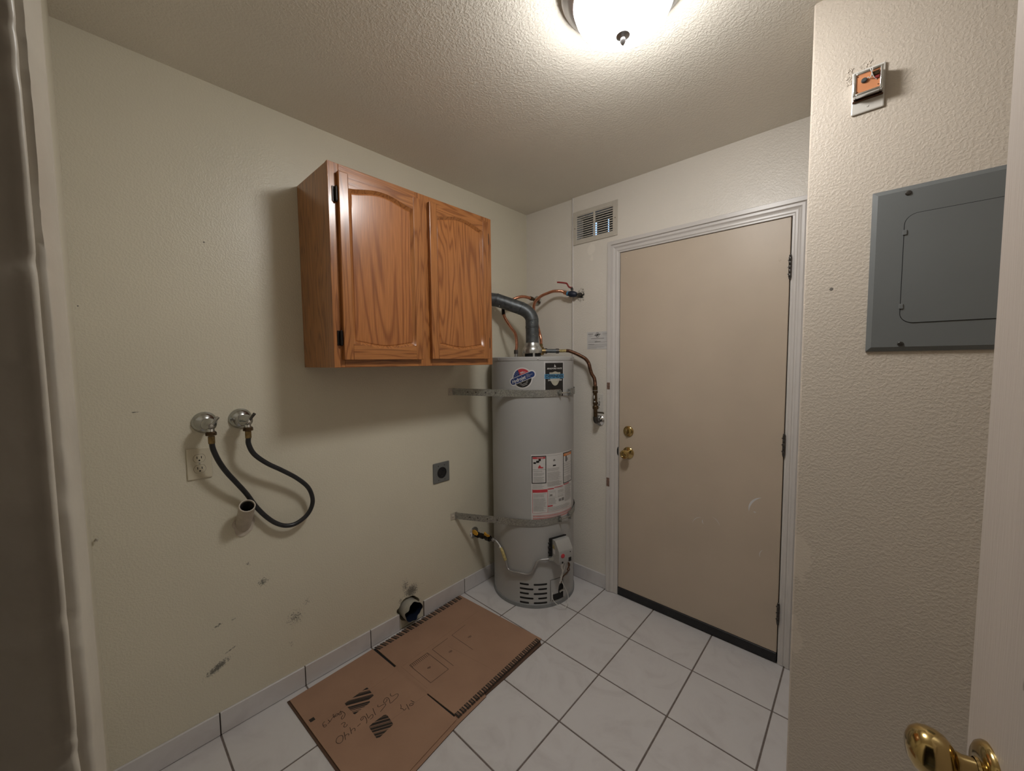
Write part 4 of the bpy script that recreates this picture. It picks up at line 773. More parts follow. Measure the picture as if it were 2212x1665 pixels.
g = G(); add_text(g, 'BRADFORD WHITE', 0.012, cmt(-20.5, 1.381, 0.0018), 0.098, bold=True, shear=0.1); add_text(g, 'SAFETY SYSTEM', 0.0125, cmt(-20.3, 1.316, 0.0026), 0.092, bold=True, shear=0.1)
f3 = cmt(-20.5, 1.394, 0.0018); g.add([f3(-0.006, -0.004), f3(0.006, -0.004), f3(0.004, 0.004), f3(0.001, 0.003), f3(-0.001, 0.012), f3(-0.004, 0.004)], [(0, 1, 2, 3, 4, 5)])
obj('label_lettering', g, 'white_label', sl)
g = G()
for k in range(3): patch(g, -28+k, -11, 1.264-k*0.008, 1.2655-k*0.008, 0.0016)
obj('label_fine_print', g, 'copper_old', sl)
g = G().strip(U(-22.5, -15, 8), lambda a: 1.244+0.009*math.sqrt(max(0, 1-((a+18.8)/3.8)**2)), lambda a: 1.243, lambda a, z: cm(a, z, 0.0016)); obj('label_seal', g, 'copper_old', sl)
# warning labels
wl = obj('warning_label', patch(G(), -53.2, 14, 0.520, 0.8985, 0.0006), 'white_label', heater, label='large white warning label with black and red boxes')
def ring_(gg, a0, a1, z0, z1, t, off): 
    td = t*DEG; patch(gg, a0, a0+td, z0, z1, off); patch(gg, a1-td, a1, z0, z1, off); patch(gg, a0, a1, z0, z0+t, off); patch(gg, a0, a1, z1-t, z1, off)
g = G(); ring_(g, -52.3, -33.4, 0.733, 0.891, 0.0045, 0.0012); ring_(g, -7.2, 13.5, 0.712, 0.893, 0.0045, 0.0012); patch(g, -51, -34.5, 0.8125, 0.8135, 0.0011); patch(g, -6, 12.5, 0.829, 0.830, 0.0011)
patch(g, -24, -19.5, 0.826, 0.834, 0.0011)
for (a, z, w_, h_) in ((-50, 0.846, 3.2, 0.010), (-46.5, 0.852, 3, 0.012), (-43.5, 0.862, 3.0, 0.012), (-44.5, 0.853, 2, 0.01), (-2.0, 0.838, 2.2, 0.035), (1.5, 0.842, 1.2, 0.018)): patch(g, a, a+w_, z, z+h_, 0.0012)
obj('label_black_print', g, 'black_label', wl)
g = G(); patch(g, -51, -34.7, 0.874, 0.885, 0.0011); patch(g, -51.4, -32, 0.6805, 0.6975, 0.0011); patch(g, -31.2, -22.5, 0.694, 0.700, 0.0011); patch(g, -31.5, -24.5, 0.594, 0.6015, 0.0011); patch(g, -44, -37.5, 0.820, 0.827, 0.0012); patch(g, -6.5, 6, 0.7035, 0.7085, 0.0011); patch(g, -22, -8, 0.6995, 0.7035, 0.0011)
g.add([cm(-44, 0.827, 0.0012), cm(-40, 0.827, 0.0012), cm(-42, 0.840, 0.0012)], [(0, 1, 2)])
for (a0, a1, z0, z1) in ((-51.4, -31.6, 0.5615, 0.5625), (-31.4, 13, 0.5615, 0.5625), (-51.6, 13.5, 0.549, 0.5500), (-51.6, 13.5, 0.536, 0.537)): patch(g, a0, a1, z0, z1, 0.0011)
patch(g, -51.6, -51.2, 0.5615, 0.70, 0.0011); patch(g, -31.8, -31.4, 0.5615, 0.70, 0.0011)
obj('label_red_print', g, 'red_mark', wl)
g = G(); patch(g, -6, 12.6, 0.872, 0.887, 0.0011); obj('label_orange_print', g, 'orange_mark', wl)
g = G(); add_text(g, 'DANGER', 0.010, cmt(-41.5, 0.8795, 0.0017), 0.036); add_text(g, 'WARNING', 0.011, cmt(3, 0.8795, 0.0017), 0.045); obj('label_heading', g, 'white_label', wl)
g = G(); rnd = random.Random(4)
def lines(a0, a1, z1, z0, n_, th=0.0011, gap=0.2):
    for i in range(n_):
        z = z1+(z0-z1)*i/max(1, n_-1); 
        if rnd.random() < gap: continue
        patch(g, a0, a0+(a1-a0)*rnd.uniform(0.75, 1.0), z, z+th, 0.0011)
lines(-50, -35.6, 0.804, 0.742, 15); lines(-51.5, -36, 0.726, 0.704, 5, gap=0.1); lines(-32.3, -9, 0.888, 0.886, 1); lines(-32, -11, 0.814, 0.745, 16, gap=0.1); lines(-32, -9, 0.738, 0.712, 8, gap=0)
lines(-5.5, 12.5, 0.820, 0.722, 22, gap=0.15); lines(-50.5, -33, 0.672, 0.568, 24, gap=0.1); lines(-30.5, -18, 0.686, 0.682, 2); lines(-30.5, -18, 0.642, 0.606, 9, gap=0.1); lines(-16.5, -5, 0.694, 0.640, 13, gap=0.1); lines(-31, 12, 0.588, 0.568, 5, gap=0); lines(-4, 12.5, 0.698, 0.606, 20, gap=0.1)
ring_(g, -29.5, -20, 0.650, 0.676, 0.001, 0.0012); patch(g, -28.5, -25, 0.655, 0.665, 0.0012); patch(g, -15, -11, 0.615, 0.63, 0.0012); patch(g, -10, -5.5, 0.615, 0.632, 0.0012)
g.strip(U(-23.6, -20.4, 8), lambda a: 0.857+0.010*math.sqrt(max(0, 1-((a+22)/1.7)**2)), lambda a: 0.855, lambda a, z: cm(a, z, 0.0011))
obj('label_fine_print', g, 'grey_print', wl)
g = G(); patch(g, -51.2, 13.5, 0.525, 0.533, 0.0010); patch(g, -51.2, 13.5, 0.540, 0.546, 0.0010)
obj('label_pale_print', g, 'pink_mark', wl)

# ================================================================ STRAPS
def strap(zw, zc, name_lbl, zfun):
    s_ = thing('seismic_strap', name_lbl, 'strap', (0.004, 2.312, zw), 'galvanised straps around the heater')
    hgt = 0.020; path = []
    W0 = Vector((0.0045, 2.315)); T0 = Vector((C[0]+(R+0.004)*math.cos(math.radians(-62)), C[1]+(R+0.004)*math.sin(math.radians(-62))))
    for i in range(17): t = i/16; q = W0.lerp(T0, t); path.append((q.x, q.y, zw+(zfun(-62)-zw)*t))
    for a in range(-60, -9, 3): path.append((C[0]+(R+0.004)*math.cos(math.radians(a)), C[1]+(R+0.004)*math.sin(math.radians(a)), zfun(a)))
    def ribbon(pts, hh, th=0.0012):
        g_ = G(); vs = []; n_ = len(pts)
        for i, q in enumerate(pts):
            a_ = Vector(pts[max(0, i-1)]); b_ = Vector(pts[min(n_-1, i+1)]); d_ = (b_-a_); nn = Vector((d_.y, -d_.x, 0)).normalized()*th
            for (sn, sz) in ((0, -1), (0, 1), (1, 1), (1, -1)): vs.append((q[0]+nn.x*sn, q[1]+nn.y*sn, q[2]+sz*hh))
        fs = [(0, 1, 2, 3), (4*n_-4, 4*n_-1, 4*n_-2, 4*n_-3)]
        for i in range(n_-1):
            for j in range(4): k = (j+1) % 4; fs.append((4*i+j, 4*i+k, 4*i+4+k, 4*i+4+j))
        return g_.add(vs, fs)
    bd = obj('band', ribbon(path, hgt), 'strap', s_, True, angle=30)
    g_ = G()
    for t in (0.22, 0.34, 0.48, 0.62):
        q = W0.lerp(T0, t); z = zw+(zfun(-62)-zw)*t; d_ = (T0-W0).normalized(); nn = Vector((d_.y, -d_.x, 0))
        g_.lathe([(0.0, 0.0035), (0.0016, 0.0035)], (q.x, q.y, z), nn, 8)
    obj('rivet_hole', g_, 'black', bd)
    path2 = [(C[0]+(R+0.006)*math.cos(math.radians(a)), C[1]+(R+0.006)*math.sin(math.radians(a)), zfun(a)) for a in range(2, 175, 4)]
    obj('rear_band', ribbon(path2, hgt*0.95), 'strap', s_, True, angle=30)
    we = obj('wall_tab', G().box(0.0006, 0.0035, 2.284, 2.332, zw-0.021, zw+0.021, 0.0008), 'strap_end', s_)
    obj('lag_screw', G().lathe([(0, 0.008), (0.002, 0.008), (0.004, 0.005)], (0.0035, 2.300, zw), (1,0,0), 14), 'strap_end', we, True)
    # tension clamp
    za = zfun(-12); a1 = math.radians(-12); e1 = Vector((math.cos(a1), math.sin(a1), 0)); t1_ = Vector((-e1.y, e1.x, 0))
    P_ = lambda r_, t_, z: tuple(Vector((C[0], C[1], za+z))+e1*r_+t1_*t_)
    for t_ in (-0.012, 0.062):
        cl = obj('clamp_tab', G().prism([(R+0.002, -0.018), (R+0.024, -0.014), (R+0.024, 0.014), (R+0.002, 0.018)], lambda u, v, d: P_(u, d, v), t_-0.002, t_+0.002), 'strap', s_)
    g_ = G().cyl(P_(R+0.014, -0.022, 0.0), P_(R+0.014, 0.075, 0.0), 0.0042, 10).lathe([(0, 0.008), (0.006, 0.008)], P_(R+0.014, 0.064, 0), t1_, 6).lathe([(0, 0.008), (0.006, 0.008)], P_(R+0.014, -0.020, 0), t1_, 6)
    obj('clamp_bolt', g_, 'galv_hood', cl, True)
    return s_
strap(1.2500, 1.243, 'galvanised strap around the heater just below its stickers', lambda a: 1.2430)
strap(0.5060, 0.505, 'galvanised strap around the heater under the white warning label', lambda a: 0.5045+0.012*max(0, (a+55)/60))

# ================================================================ VENT PIPE
vp = thing('vent_pipe', 'dull galvanised flue pipe elbowing from the heater into the wall', 'pipe', (C[0], C[1], 1.536))
def seg_pipe(pts, r, name, lbl=None):
    return obj(name, G().tube(pts, r, 28, False), 'galv_dark', vp, True, angle=60)
V0, V1, V2, V3, V4, V5, V6 = (C[0], C[1], 1.530), (C[0], C[1], 1.628), (C[0], C[1], 1.672), (0.242, 2.720, 1.724), (0.212, 2.692, 1.748), (0.104, 2.593, 1.799), (0.060, 2.556, 1.806)
seg_pipe([V0, V1], 0.0395, 'lower_pipe'); seg_pipe([V1, (C[0], C[1], 1.655), V2], 0.0400, 'elbow_gore'); seg_pipe([V2, (0.2595, 2.7355, 1.690), (0.252, 2.729, 1.709), V3], 0.0400, 'elbow_gore'); seg_pipe([V3, (0.2295, 2.7085, 1.7365), V4], 0.0400, 'elbow_gore'); seg_pipe([V4, (0.19, 2.672, 1.7585), V5], 0.0400, 'upper_pipe'); seg_pipe([V5, V6, (0.003, 2.535, 1.806)], 0.0402, 'wall_pipe')
g = G()
for q, d_ in ((V1, (0, 0, 1)), ((C[0], C[1], 1.636), (0, 0, 1)), (V2, (-0.2, -0.18, 1)), (V4, (-0.6, -0.55, 0.4)), (V5, (-0.65, -0.6, 0.2))):
    d_ = Vector(d_).normalized(); g.lathe([(-0.0025, 0.0395), (-0.001, 0.0422), (0.001, 0.0422), (0.0025, 0.0395)], q, d_, 28, False, False)
obj('crimp_bead', g, 'galv_dark', vp, True)
obj('elbow_liner', G().tube(smooth_path([(C[0], C[1], 1.60), (C[0], C[1], 1.65), V2, (0.2575, 2.734, 1.697), V3, (0.212, 2.692, 1.7475), (0.16, 2.6445, 1.7725), (0.12, 2.608, 1.7912), V5, V6, (0.02, 2.541, 1.806)], 0.006), 0.0396, 28, False), 'galv_dark', vp, True, angle=60)
obj('wall_collar', G().lathe([(0, 0.062), (0.002, 0.062), (0.003, 0.041)], (0.0008, 2.535, 1.806), (1,0,0), 32), 'galv_dark', vp, True)
g = G()
for (q, d_) in (((C[0]+0.030, C[1]-0.028, 1.585), (0.7, -0.7, 0)), ((C[0]+0.028, C[1]-0.030, 1.655), (0.7, -0.7, 0)), ((0.132, 2.585, 1.760), (0.3, -0.4, -0.8))): g.lathe([(-0.002, 0.003), (0.003, 0.003), (0.004, 0.002)], q, d_, 8)
obj('sheet_screw', g, 'galv_hood', vp)

# ================================================================ COPPER CONNECTORS
cl_ = thing('copper_connector', 'corrugated copper line passing behind the flue pipe to the wall escutcheon', 'water line', (0.188, 2.670, 1.4486), 'copper water connectors')
obj('flex_tube', corrugated([(0.188, 2.670, 1.492), (0.191, 2.673, 1.517), (0.190, 2.672, 1.559), (0.178, 2.672, 1.599), (0.152, 2.665, 1.633), (0.125, 2.660, 1.670), (0.102, 2.659, 1.705), (0.092, 2.662, 1.732)], 0.0098), 'copper', cl_, True)
obj('black_sleeve', G().tube(smooth_path([(0.096, 2.660, 1.715), (0.090, 2.663, 1.735), (0.085, 2.670, 1.765), (0.088, 2.690, 1.790)], 0.006), 0.0112, 12), 'black_rubber', cl_, True)
obj('flex_tube', corrugated([(0.088, 2.690, 1.790), (0.096, 2.715, 1.806), (0.108, 2.750, 1.824), (0.112, 2.795, 1.840), (0.106, 2.840, 1.848), (0.098, 2.890, 1.850), (0.093, 2.925, 1.849)], 0.0098), 'copper', cl_, True)
obj('nut', G().lathe([(0, 0.0135), (0.020, 0.0135), (0.024, 0.011)], (0.188, 2.670, 1.470), (0,0,1), 6), 'steel_dark', cl_)
obj('nipple', G().cyl((0.188, 2.670, 1.4486), (0.188, 2.670, 1.470), 0.0105, 14), 'galv_hood', cl_, True)
obj('wall_nut', G().lathe([(0, 0.014), (0.024, 0.014)], (0.0935, 2.923, 1.849), (-0.02, 1, -0.06), 6).cyl((0.093, 2.945, 1.848), (0.092, 2.999, 1.838), 0.010, 12), 'brass_dark', cl_)
tag(obj('escutcheon', G().lathe([(0.0005, 0.034), (0.004, 0.0335), (0.010, 0.024), (0.013, 0.0135)], (0.094, 3.0, 1.838), (0,-1,0), 28, True, False), 'chrome', None, True), 'chrome escutcheon behind the copper line, left of the shut-off valve', 'escutcheon')

cr = thing('copper_connector', 'corrugated copper line arching from the red-handled valve to the heater', 'water line', (0.271, 2.812, 1.4486), 'copper water connectors')
obj('flex_tube', corrugated([(0.362, 2.944, 1.857), (0.338, 2.940, 1.866), (0.314, 2.936, 1.870), (0.287, 2.922, 1.870), (0.259, 2.898, 1.858), (0.231, 2.873, 1.842), (0.208, 2.852, 1.818), (0.196, 2.842, 1.792), (0.194, 2.838, 1.758), (0.200, 2.842, 1.720), (0.214, 2.848, 1.66), (0.236, 2.844, 1.60), (0.260, 2.826, 1.56), (0.271, 2.814, 1.528)], 0.0100), 'copper', cr, True)
obj('nut', G().lathe([(0, 0.0125), (0.016, 0.0125)], (0.271, 2.813, 1.514), (0,0,1), 6), 'brass_old', cr)
tee = obj('tee_fitting', G().cyl((0.271, 2.812, 1.462), (0.271, 2.812, 1.513), 0.0150, 16).lathe([(0, 0.0185), (0.012, 0.0185)], (0.271, 2.812, 1.462), (0,0,1), 16).lathe([(0, 0.0185), (0.012, 0.0185)], (0.271, 2.812, 1.501), (0,0,1), 16).cyl((0.271, 2.812, 1.487), (0.297, 2.836, 1.487), 0.0160, 14), 'brass_old', cr, True)
obj('nipple', G().cyl((0.271, 2.812, 1.4486), (0.271, 2.812, 1.463), 0.0105, 14), 'white_plastic', cr, True)

bv = thing('shutoff_valve', 'ball valve with red lever handle sticking out of broken plaster', 'valve', (0.41, 2.95, 1.815))
obj('valve_body', G().lathe([(0, 0.011), (0.006, 0.016), (0.020, 0.0195), (0.040, 0.0195), (0.050, 0.016), (0.056, 0.013)], (0.440, 2.962, 1.8345), (-0.93, -0.28, 0.2), 18), 'navy', bv, True)
obj('union_nut', G().lathe([(0, 0.0150), (0.010, 0.0150)], (0.3885, 2.9465, 1.8455), (-0.93, -0.25, 0.25), 6), 'lblue_label', bv)
obj('copper_nut', G().lathe([(0, 0.0135), (0.022, 0.0125)], (0.379, 2.944, 1.8480), (-0.93, -0.1, 0.35), 8), 'copper', bv, True)
obj('valve_stub', G().cyl((0.452, 2.9895, 1.834), (0.437, 2.961, 1.835), 0.0105, 12).lathe([(0, 0.014), (0.01, 0.014)], (0.449, 2.984, 1.834), (-0.5, -0.86, 0), 6), 'steel_dark', bv)
obj('stem', G().cyl((0.413, 2.952, 1.848), (0.411, 2.950, 1.882), 0.0065, 10).lathe([(0, 0.010), (0.007, 0.010)], (0.4115, 2.9505, 1.868), (0,0,1), 6), 'steel_dark', bv, True)
obj('lever', G().tube(smooth_path([(0.414, 2.952, 1.880), (0.400, 2.945, 1.882), (0.392, 2.940, 1.890), (0.384, 2.936, 1.906), (0.374, 2.932, 1.911), (0.335, 2.915, 1.919), (0.326, 2.911, 1.919)], 0.004), 0.0052, 8), 'red', bv, True, label='red lever handle')
rnd = random.Random(11); g = G()
for k in range(34):
    a = rnd.uniform(0, 6.28); rr = rnd.uniform(0.010, 0.034); c_ = (0.456+rr*math.cos(a), 2.989-rnd.uniform(0, 0.005), 1.834+rr*math.sin(a)*1.2)
    crumb(g, c_, rnd.uniform(0.002, 0.005), rnd.uniform(0.0015, 0.005), rnd.uniform(0.004, 0.010), rnd)
obj('broken_plaster', g, 'spackle', bv, False)
g = G().lathe([(0, 0.020), (0.0008, 0.020)], (0.456, 2.9895, 1.834), (0,-1,0), 14); obj('plaster_hole', g, 'black', bv)

rl = thing('relief_line', 'brown tarnished pipe curving down from the heater to the chrome wall flange', 'water line', (0.594, 2.93, 1.04))
obj('nipple', G().cyl((0.297, 2.836, 1.487), (0.352, 2.888, 1.486), 0.0125, 14), 'galv_dark', rl, True)
obj('coupling', G().lathe([(0, 0.0155), (0.018, 0.0155)], (0.340, 2.877, 1.486), (0.72, 0.68, 0), 14), 'steel_dark', rl, True)
obj('coupling', G().lathe([(0, 0.0165), (0.010, 0.0165)], (0.292, 2.831, 1.487), (0.72, 0.68, 0), 14), 'steel_dark', rl, True)
obj('thread_nipple', G().cyl((0.352, 2.888, 1.486), (0.392, 2.920, 1.487), 0.0095, 12), 'brass_old', rl, True)
g = G(); 
for t in (0.2, 0.5, 0.8): g.sphere((0.356+0.036*t, 2.890+0.030*t, 1.486), 0.0115, 0.0115, 0.010, seg=9, rings=6)
obj('pipe_dope', g, 'yellow_label', rl, True)
obj('flex_tube', corrugated([(0.390, 2.918, 1.487), (0.406, 2.928, 1.485), (0.444, 2.93, 1.472), (0.486, 2.93, 1.454), (0.522, 2.93, 1.435), (0.545, 2.93, 1.408), (0.556, 2.93, 1.373), (0.567, 2.93, 1.343), (0.584, 2.93, 1.318), (0.590, 2.93, 1.285), (0.590, 2.93, 1.268)], 0.0112, depth=0.10), 'copper_old', rl, True)
obj('coupling', G().lathe([(0, 0.0150), (0.022, 0.0150), (0.025, 0.012)], (0.590, 2.93, 1.246), (0,0,1), 14).lathe([(0, 0.0155), (0.014, 0.0155)], (0.591, 2.93, 1.229), (0,0,1), 14), 'brass_dark', rl, True)
obj('white_thread', G().cyl((0.590, 2.93, 1.242), (0.590, 2.93, 1.2465), 0.0130, 14).sphere((0.592, 2.9175, 1.205), 0.0035, 0.002, 0.012, seg=8, rings=6).sphere((0.595, 2.9175, 1.176), 0.0045, 0.002, 0.006, seg=8, rings=6), 'wire_white', rl, True)
obj('drop_pipe', G().cyl((0.594, 2.93, 1.070), (0.591, 2.93, 1.232), 0.0115, 14), 'brass_dark', rl, True)
obj('union', G().lathe([(0, 0.0155), (0.014, 0.0155)], (0.5935, 2.93, 1.160), (0,0,1), 14).lathe([(0, 0.0165), (0.006, 0.0180), (0.016, 0.0180), (0.022, 0.015)], (0.594, 2.93, 1.132), (0,0,1), 14), 'brass_dark', rl, True)
obj('elbow', G().tube(smooth_path([(0.594, 2.93, 1.085), (0.594, 2.931, 1.068), (0.593, 2.942, 1.056), (0.590, 2.960, 1.055), (0.589, 2.989, 1.056)], 0.004), 0.0148, 16), 'steel_dark', rl, True)
tag(obj('escutcheon', G().lathe([(0.0005, 0.033), (0.005, 0.0325), (0.012, 0.024), (0.016, 0.0155)], (0.5885, YF, 1.056), (0,-1,0), 28, True, False), 'chrome2', None, True), 'bright chrome flange where the brown pipe enters the wall', 'escutcheon')

# ================================================================ GAS SUPPLY
gs = thing('gas_supply', 'black gas stub with yellow handles and grey flexible tube to heater', 'gas line', (0.0, 2.464, 0.33))
obj('wall_flange', G().lathe([(0.0005, 0.034), (0.004, 0.034), (0.009, 0.026), (0.011, 0.013)], (0.0, 2.464, 0.352), (1,0,0), 28, True, False), 'chrome2', gs, True)
obj('black_pipe', G().cyl((0.0015, 2.464, 0.347), (0.158, 2.476, 0.349), 0.0125, 14).lathe([(0, 0.0175), (0.020, 0.0175)], (0.022, 2.466, 0.344), (1, 0.08, 0), 14).lathe([(0, 0.0165), (0.022, 0.0165)], (0.060, 2.4685, 0.347), (1, 0.08, 0), 8).lathe([(0, 0.018), (0.030, 0.018)], (0.105, 2.472, 0.348), (1, 0.08, 0), 8), 'bronze', gs, True)
obj('yellow_handle', G().prism([(-0.004, -0.010), (0.010, -0.016), (0.034, -0.014), (0.040, -0.004), (0.030, 0.010), (0.012, 0.014), (0.0, 0.010)], lambda u, v, d: (0.014+u, 2.4495+d, 0.364+v), -0.003, 0.003), 'yellow_tag', gs, label='yellow paddle handle')
obj('yellow_handle', G().prism([(-0.018, -0.006), (0.012, -0.010), (0.026, -0.004), (0.024, 0.004), (0.0, 0.004), (-0.016, 0.012)], lambda u, v, d: (0.118+u, 2.462+d, 0.372+v), -0.004, 0.004), 'yellow_tag', gs, label='yellow paddle handle')
obj('flare_nut', G().lathe([(0, 0.0125), (0.018, 0.0125), (0.022, 0.009)], (0.152, 2.4755, 0.349), (1, 0.05, 0.05), 6), 'flex_gas', gs)
gp = [(0.172, 2.4745, 0.354), (0.186, 2.474, 0.352), (0.203, 2.476, 0.340), (0.222, 2.475, 0.326), (0.241, 2.473, 0.307), (0.257, 2.473, 0.279), (0.269, 2.472, 0.258), (0.274, 2.472, 0.237), (0.288, 2.473, 0.213), (0.316, 2.477, 0.207), (0.357, 2.489, 0.210), (0.399, 2.510, 0.208), (0.422, 2.525, 0.222), (0.435, 2.535, 0.250), (0.445, 2.543, 0.280), (0.460, 2.556, 0.295), (0.488, 2.584, 0.298), (0.500, 2.600, 0.301)]
obj('flex_tube', G().tube(smooth_path(gp, 0.005), 0.0068, 12), 'flex_gas', gs, True)
obj('ferrule', G().lathe([(0, 0.0095), (0.008, 0.0095)], (0.221, 2.4752, 0.327), (0.62, -0.05, -0.66), 12), 'chrome2', gs, True)
obj('paper_tag', G().tube(smooth_path([(0.228, 2.4745, 0.320), (0.244, 2.473, 0.302), (0.258, 2.4725, 0.276), (0.268, 2.472, 0.259)], 0.005), 0.0098, 10), 'yellow_label', gs, True)
obj('union_nut', G().lathe([(0, 0.0115), (0.016, 0.0130), (0.018, 0.0165), (0.034, 0.0165)], (0.492, 2.591, 0.300), (0.55, 0.83, 0.02), 8), 'galv_hood', gs)

# ================================================================ LAUNDRY VALVES, HOSE, OUTLETS, STANDPIPE
def laundry_valve(y, z, lbl):
    v_ = thing('laundry_valve', lbl, 'valve', (0.0, y, z-0.04), 'chrome laundry valves on the left wall')
    obj('flange', G().lathe([(0.0005, 0.0385), (0.003, 0.0385), (0.006, 0.0365), (0.012, 0.0345), (0.018, 0.0275), (0.022, 0.0195), (0.024, 0.0165), (0.025, 0.0)], (0, y, z), (1,0,0), 36, True, False), 'chrome', v_, True)
    obj('body', G().lathe([(0.020, 0.0145), (0.034, 0.0145), (0.040, 0.0185), (0.058, 0.0225), (0.076, 0.0205), (0.081, 0.0150), (0.086, 0.0140), (0.090, 0.010), (0.096, 0.0085)], (0, y+0.001, z), (1, 0.03, -0.04), 24).cyl((0.066, y+0.004, z), (0.077, y+0.005, z-0.034), 0.0125, 16), 'chrome', v_, True, angle=50)
    obj('stem_cap', G().sphere((0.098, y+0.006, z-0.004), 0.0062, seg=12, rings=8), 'chrome2', v_, True)
    obj('handle', G().tube([(0.094, y+0.0085, z+0.000), (0.095, y+0.0165, z+0.012), (0.096, y+0.024, z+0.023), (0.0962, y+0.026, z+0.0255)], 0.005, 10, True, lambda i, n: (0.0040, 0.0046, 0.0056, 0.0045)[i]), 'steel_dark' if y > 1.2 else 'chrome', v_, True)
    obj('hose_nut', G().lathe([(0, 0.0165), (0.010, 0.0165), (0.014, 0.0135)], (0.0775, y+0.0055, z-0.040), (0, 0, 1), 10), 'brass_dark', v_)
    return v_
laundry_valve(1.160, 1.2125, 'chrome laundry valve above the duplex outlet, left of the pair')
laundry_valve(1.2715, 1.2140, 'chrome laundry valve nearer the cabinet, right of the pair')
hs = thing('washer_hose', 'black rubber hose looping between the two chrome valves', 'hose', (0.036, 1.44, 0.742))
hp = [(0.0775, 1.1660, 1.166), (0.0765, 1.1665, 1.145), (0.075, 1.169, 1.122), (0.07, 1.184, 1.075), (0.062, 1.207, 1.027), (0.052, 1.238, 0.976), (0.038, 1.270, 0.923), (0.030, 1.301, 0.861), (0.030, 1.334, 0.810), (0.032, 1.369, 0.772), (0.034, 1.404, 0.752), (0.036, 1.442, 0.751), (0.038, 1.482, 0.774), (0.040, 1.503, 0.808), (0.045, 1.505, 0.848), (0.050, 1.487, 0.898), (0.056, 1.444, 0.948), (0.062, 1.388, 0.995), (0.068, 1.335, 1.036), (0.073, 1.293, 1.081), (0.0768, 1.2765, 1.123), (0.0775, 1.2770, 1.148), (0.0775, 1.2770, 1.166)]
obj('rubber_tube', G().tube(smooth_path(hp[1:-1], 0.006), 0.0088, 16), 'hose', hs, True)
for (y, z) in ((1.1660, 1.145), (1.2770, 1.148)):
    obj('ferrule', G().lathe([(0, 0.0102), (0.012, 0.0104), (0.026, 0.0102)], (0.0772, y, z-0.002), (0,0,1), 16), 'brass_old', hs, True, label='brass crimp ferrule')
def duplex(y0, y1, z0, z1):
    o_ = thing('duplex_outlet', 'ivory duplex outlet plate below the left laundry valve', 'outlet', (0.0, (y0+y1)/2, z0))
    pl_ = obj('plate', G().box(0.0005, 0.0060, y0, y1, z0, z1, 0.0028, 2), 'ivory', o_)
    yc = (y0+y1)/2; zc = (z0+z1)/2
    g_ = G(); 
    for s_ in (-1, 1):
        cz = zc+s_*0.0195; pts = []
        for k in range(28):
            a = 2*pi*k/28; pts.append((yc+0.0172*math.cos(a), cz+max(-0.0142, min(0.0142, 0.0172*math.sin(a)))))
        f_ = obj('receptacle', G().prism(pts, lambda u, v, d: (d, u, v), 0.0055, 0.0072), 'ivory', o_)
        obj('receptacle_gap', G().prism([(yc+(u-yc)*1.045, cz+(v-cz)*1.045) for u, v in pts], lambda u, v, d: (d, u, v), 0.0058, 0.0063), 'brass_dark', f_)
        gg = G()
        for dy in (-0.0063, 0.0063): gg.box(0.0070, 0.0076, yc+dy-0.0011, yc+dy+0.0011, cz-0.001, cz+0.0075)
        gg.lathe([(0, 0.0027), (0.0006, 0.0027)], (0.0070, yc, cz-0.0075), (1,0,0), 12)
        obj('slot', gg, 'black', f_)
    obj('screw', G().lathe([(0, 0.003), (0.001, 0.0028)], (0.0060, yc, zc), (1,0,0), 10), 'galv_hood', pl_)
duplex(1.1025, 1.1745, 1.0065, 1.1205)
do = thing('dryer_outlet', 'square grey plate with round black dryer socket', 'outlet', (0.0, 2.221, 0.731))
dp_ = obj('plate', G().box(0.0005, 0.0065, 2.164, 2.278, 0.732, 0.848, 0.004, 2), 'grey_plate', do)
obj('socket', G().lathe([(0.006, 0.0315), (0.009, 0.0315), (0.009, 0.0280), (0.0068, 0.0270)], (0, 2.223, 0.789), (1,0,0), 36), 'black_rubber', do, True)
g = G(); g.box(0.0068, 0.0078, 2.2205, 2.2255, 0.803, 0.812); g.box(0.0068, 0.0078, 2.207, 2.2095, 0.782, 0.795); g.box(0.0068, 0.0078, 2.2365, 2.239, 0.782, 0.795); g.box(0.0068, 0.0078, 2.217, 2.229, 0.769, 0.772)
obj('contact_slot', g, 'steel_dark', do)
g = G()
for (y, z) in ((2.199, 0.830), (2.243, 0.830), (2.199, 0.748), (2.243, 0.748)): g.lathe([(0, 0.0032), (0.001, 0.003)], (0.0065, y, z), (1,0,0), 10)
obj('plate_screw', g, 'steel_dark', dp_)
sp = thing('drain_standpipe', 'painted drain pipe stub slanting up out of the wall', 'pipe', (0.0, 1.263, 0.76))
ax = Vector((0.094, -0.003, 0.104)); L = ax.length; o_ = (-0.012, 1.2635, 0.786)
obj('pipe', G().lathe([(0, 0.0268), (L, 0.0268), (L+0.001, 0.0258), (L+0.001, 0.0232), (L-0.004, 0.0225), (0.012, 0.0225)], o_, ax, 36, True, True), 'pvc', sp, True, angle=40)
obj('pipe_bore', G().lathe([(0.013, 0.0223), (L-0.006, 0.0223)], o_, ax, 30, True, False), 'dark_inside', sp, True)
pts = []; g = G()
for k in range(40):
    a = 2*pi*k/40; pts.append((1.263+(0.036+0.004*math.sin(5*a))*math.cos(a), 0.792+(0.040+0.005*math.sin(3*a+1))*math.sin(a)))
obj('caulk_collar', G().prism(pts, lambda u, v, d: (d, u, v), 0.0006, 0.004), 'pvc', sp, True)
g = G(); rnd = random.Random(5)
for k in range(9): a = rnd.uniform(0, 6.28); e1 = Vector((0, 1, 0)); e2 = ax.normalized().cross(e1); q = Vector(o_)+ax*1.003+(e1*math.cos(a)+e2*math.sin(a))*0.0245; g.sphere(q, 0.0022, seg=6, rings=4)
obj('rim_crust', g, 'spackle', sp)
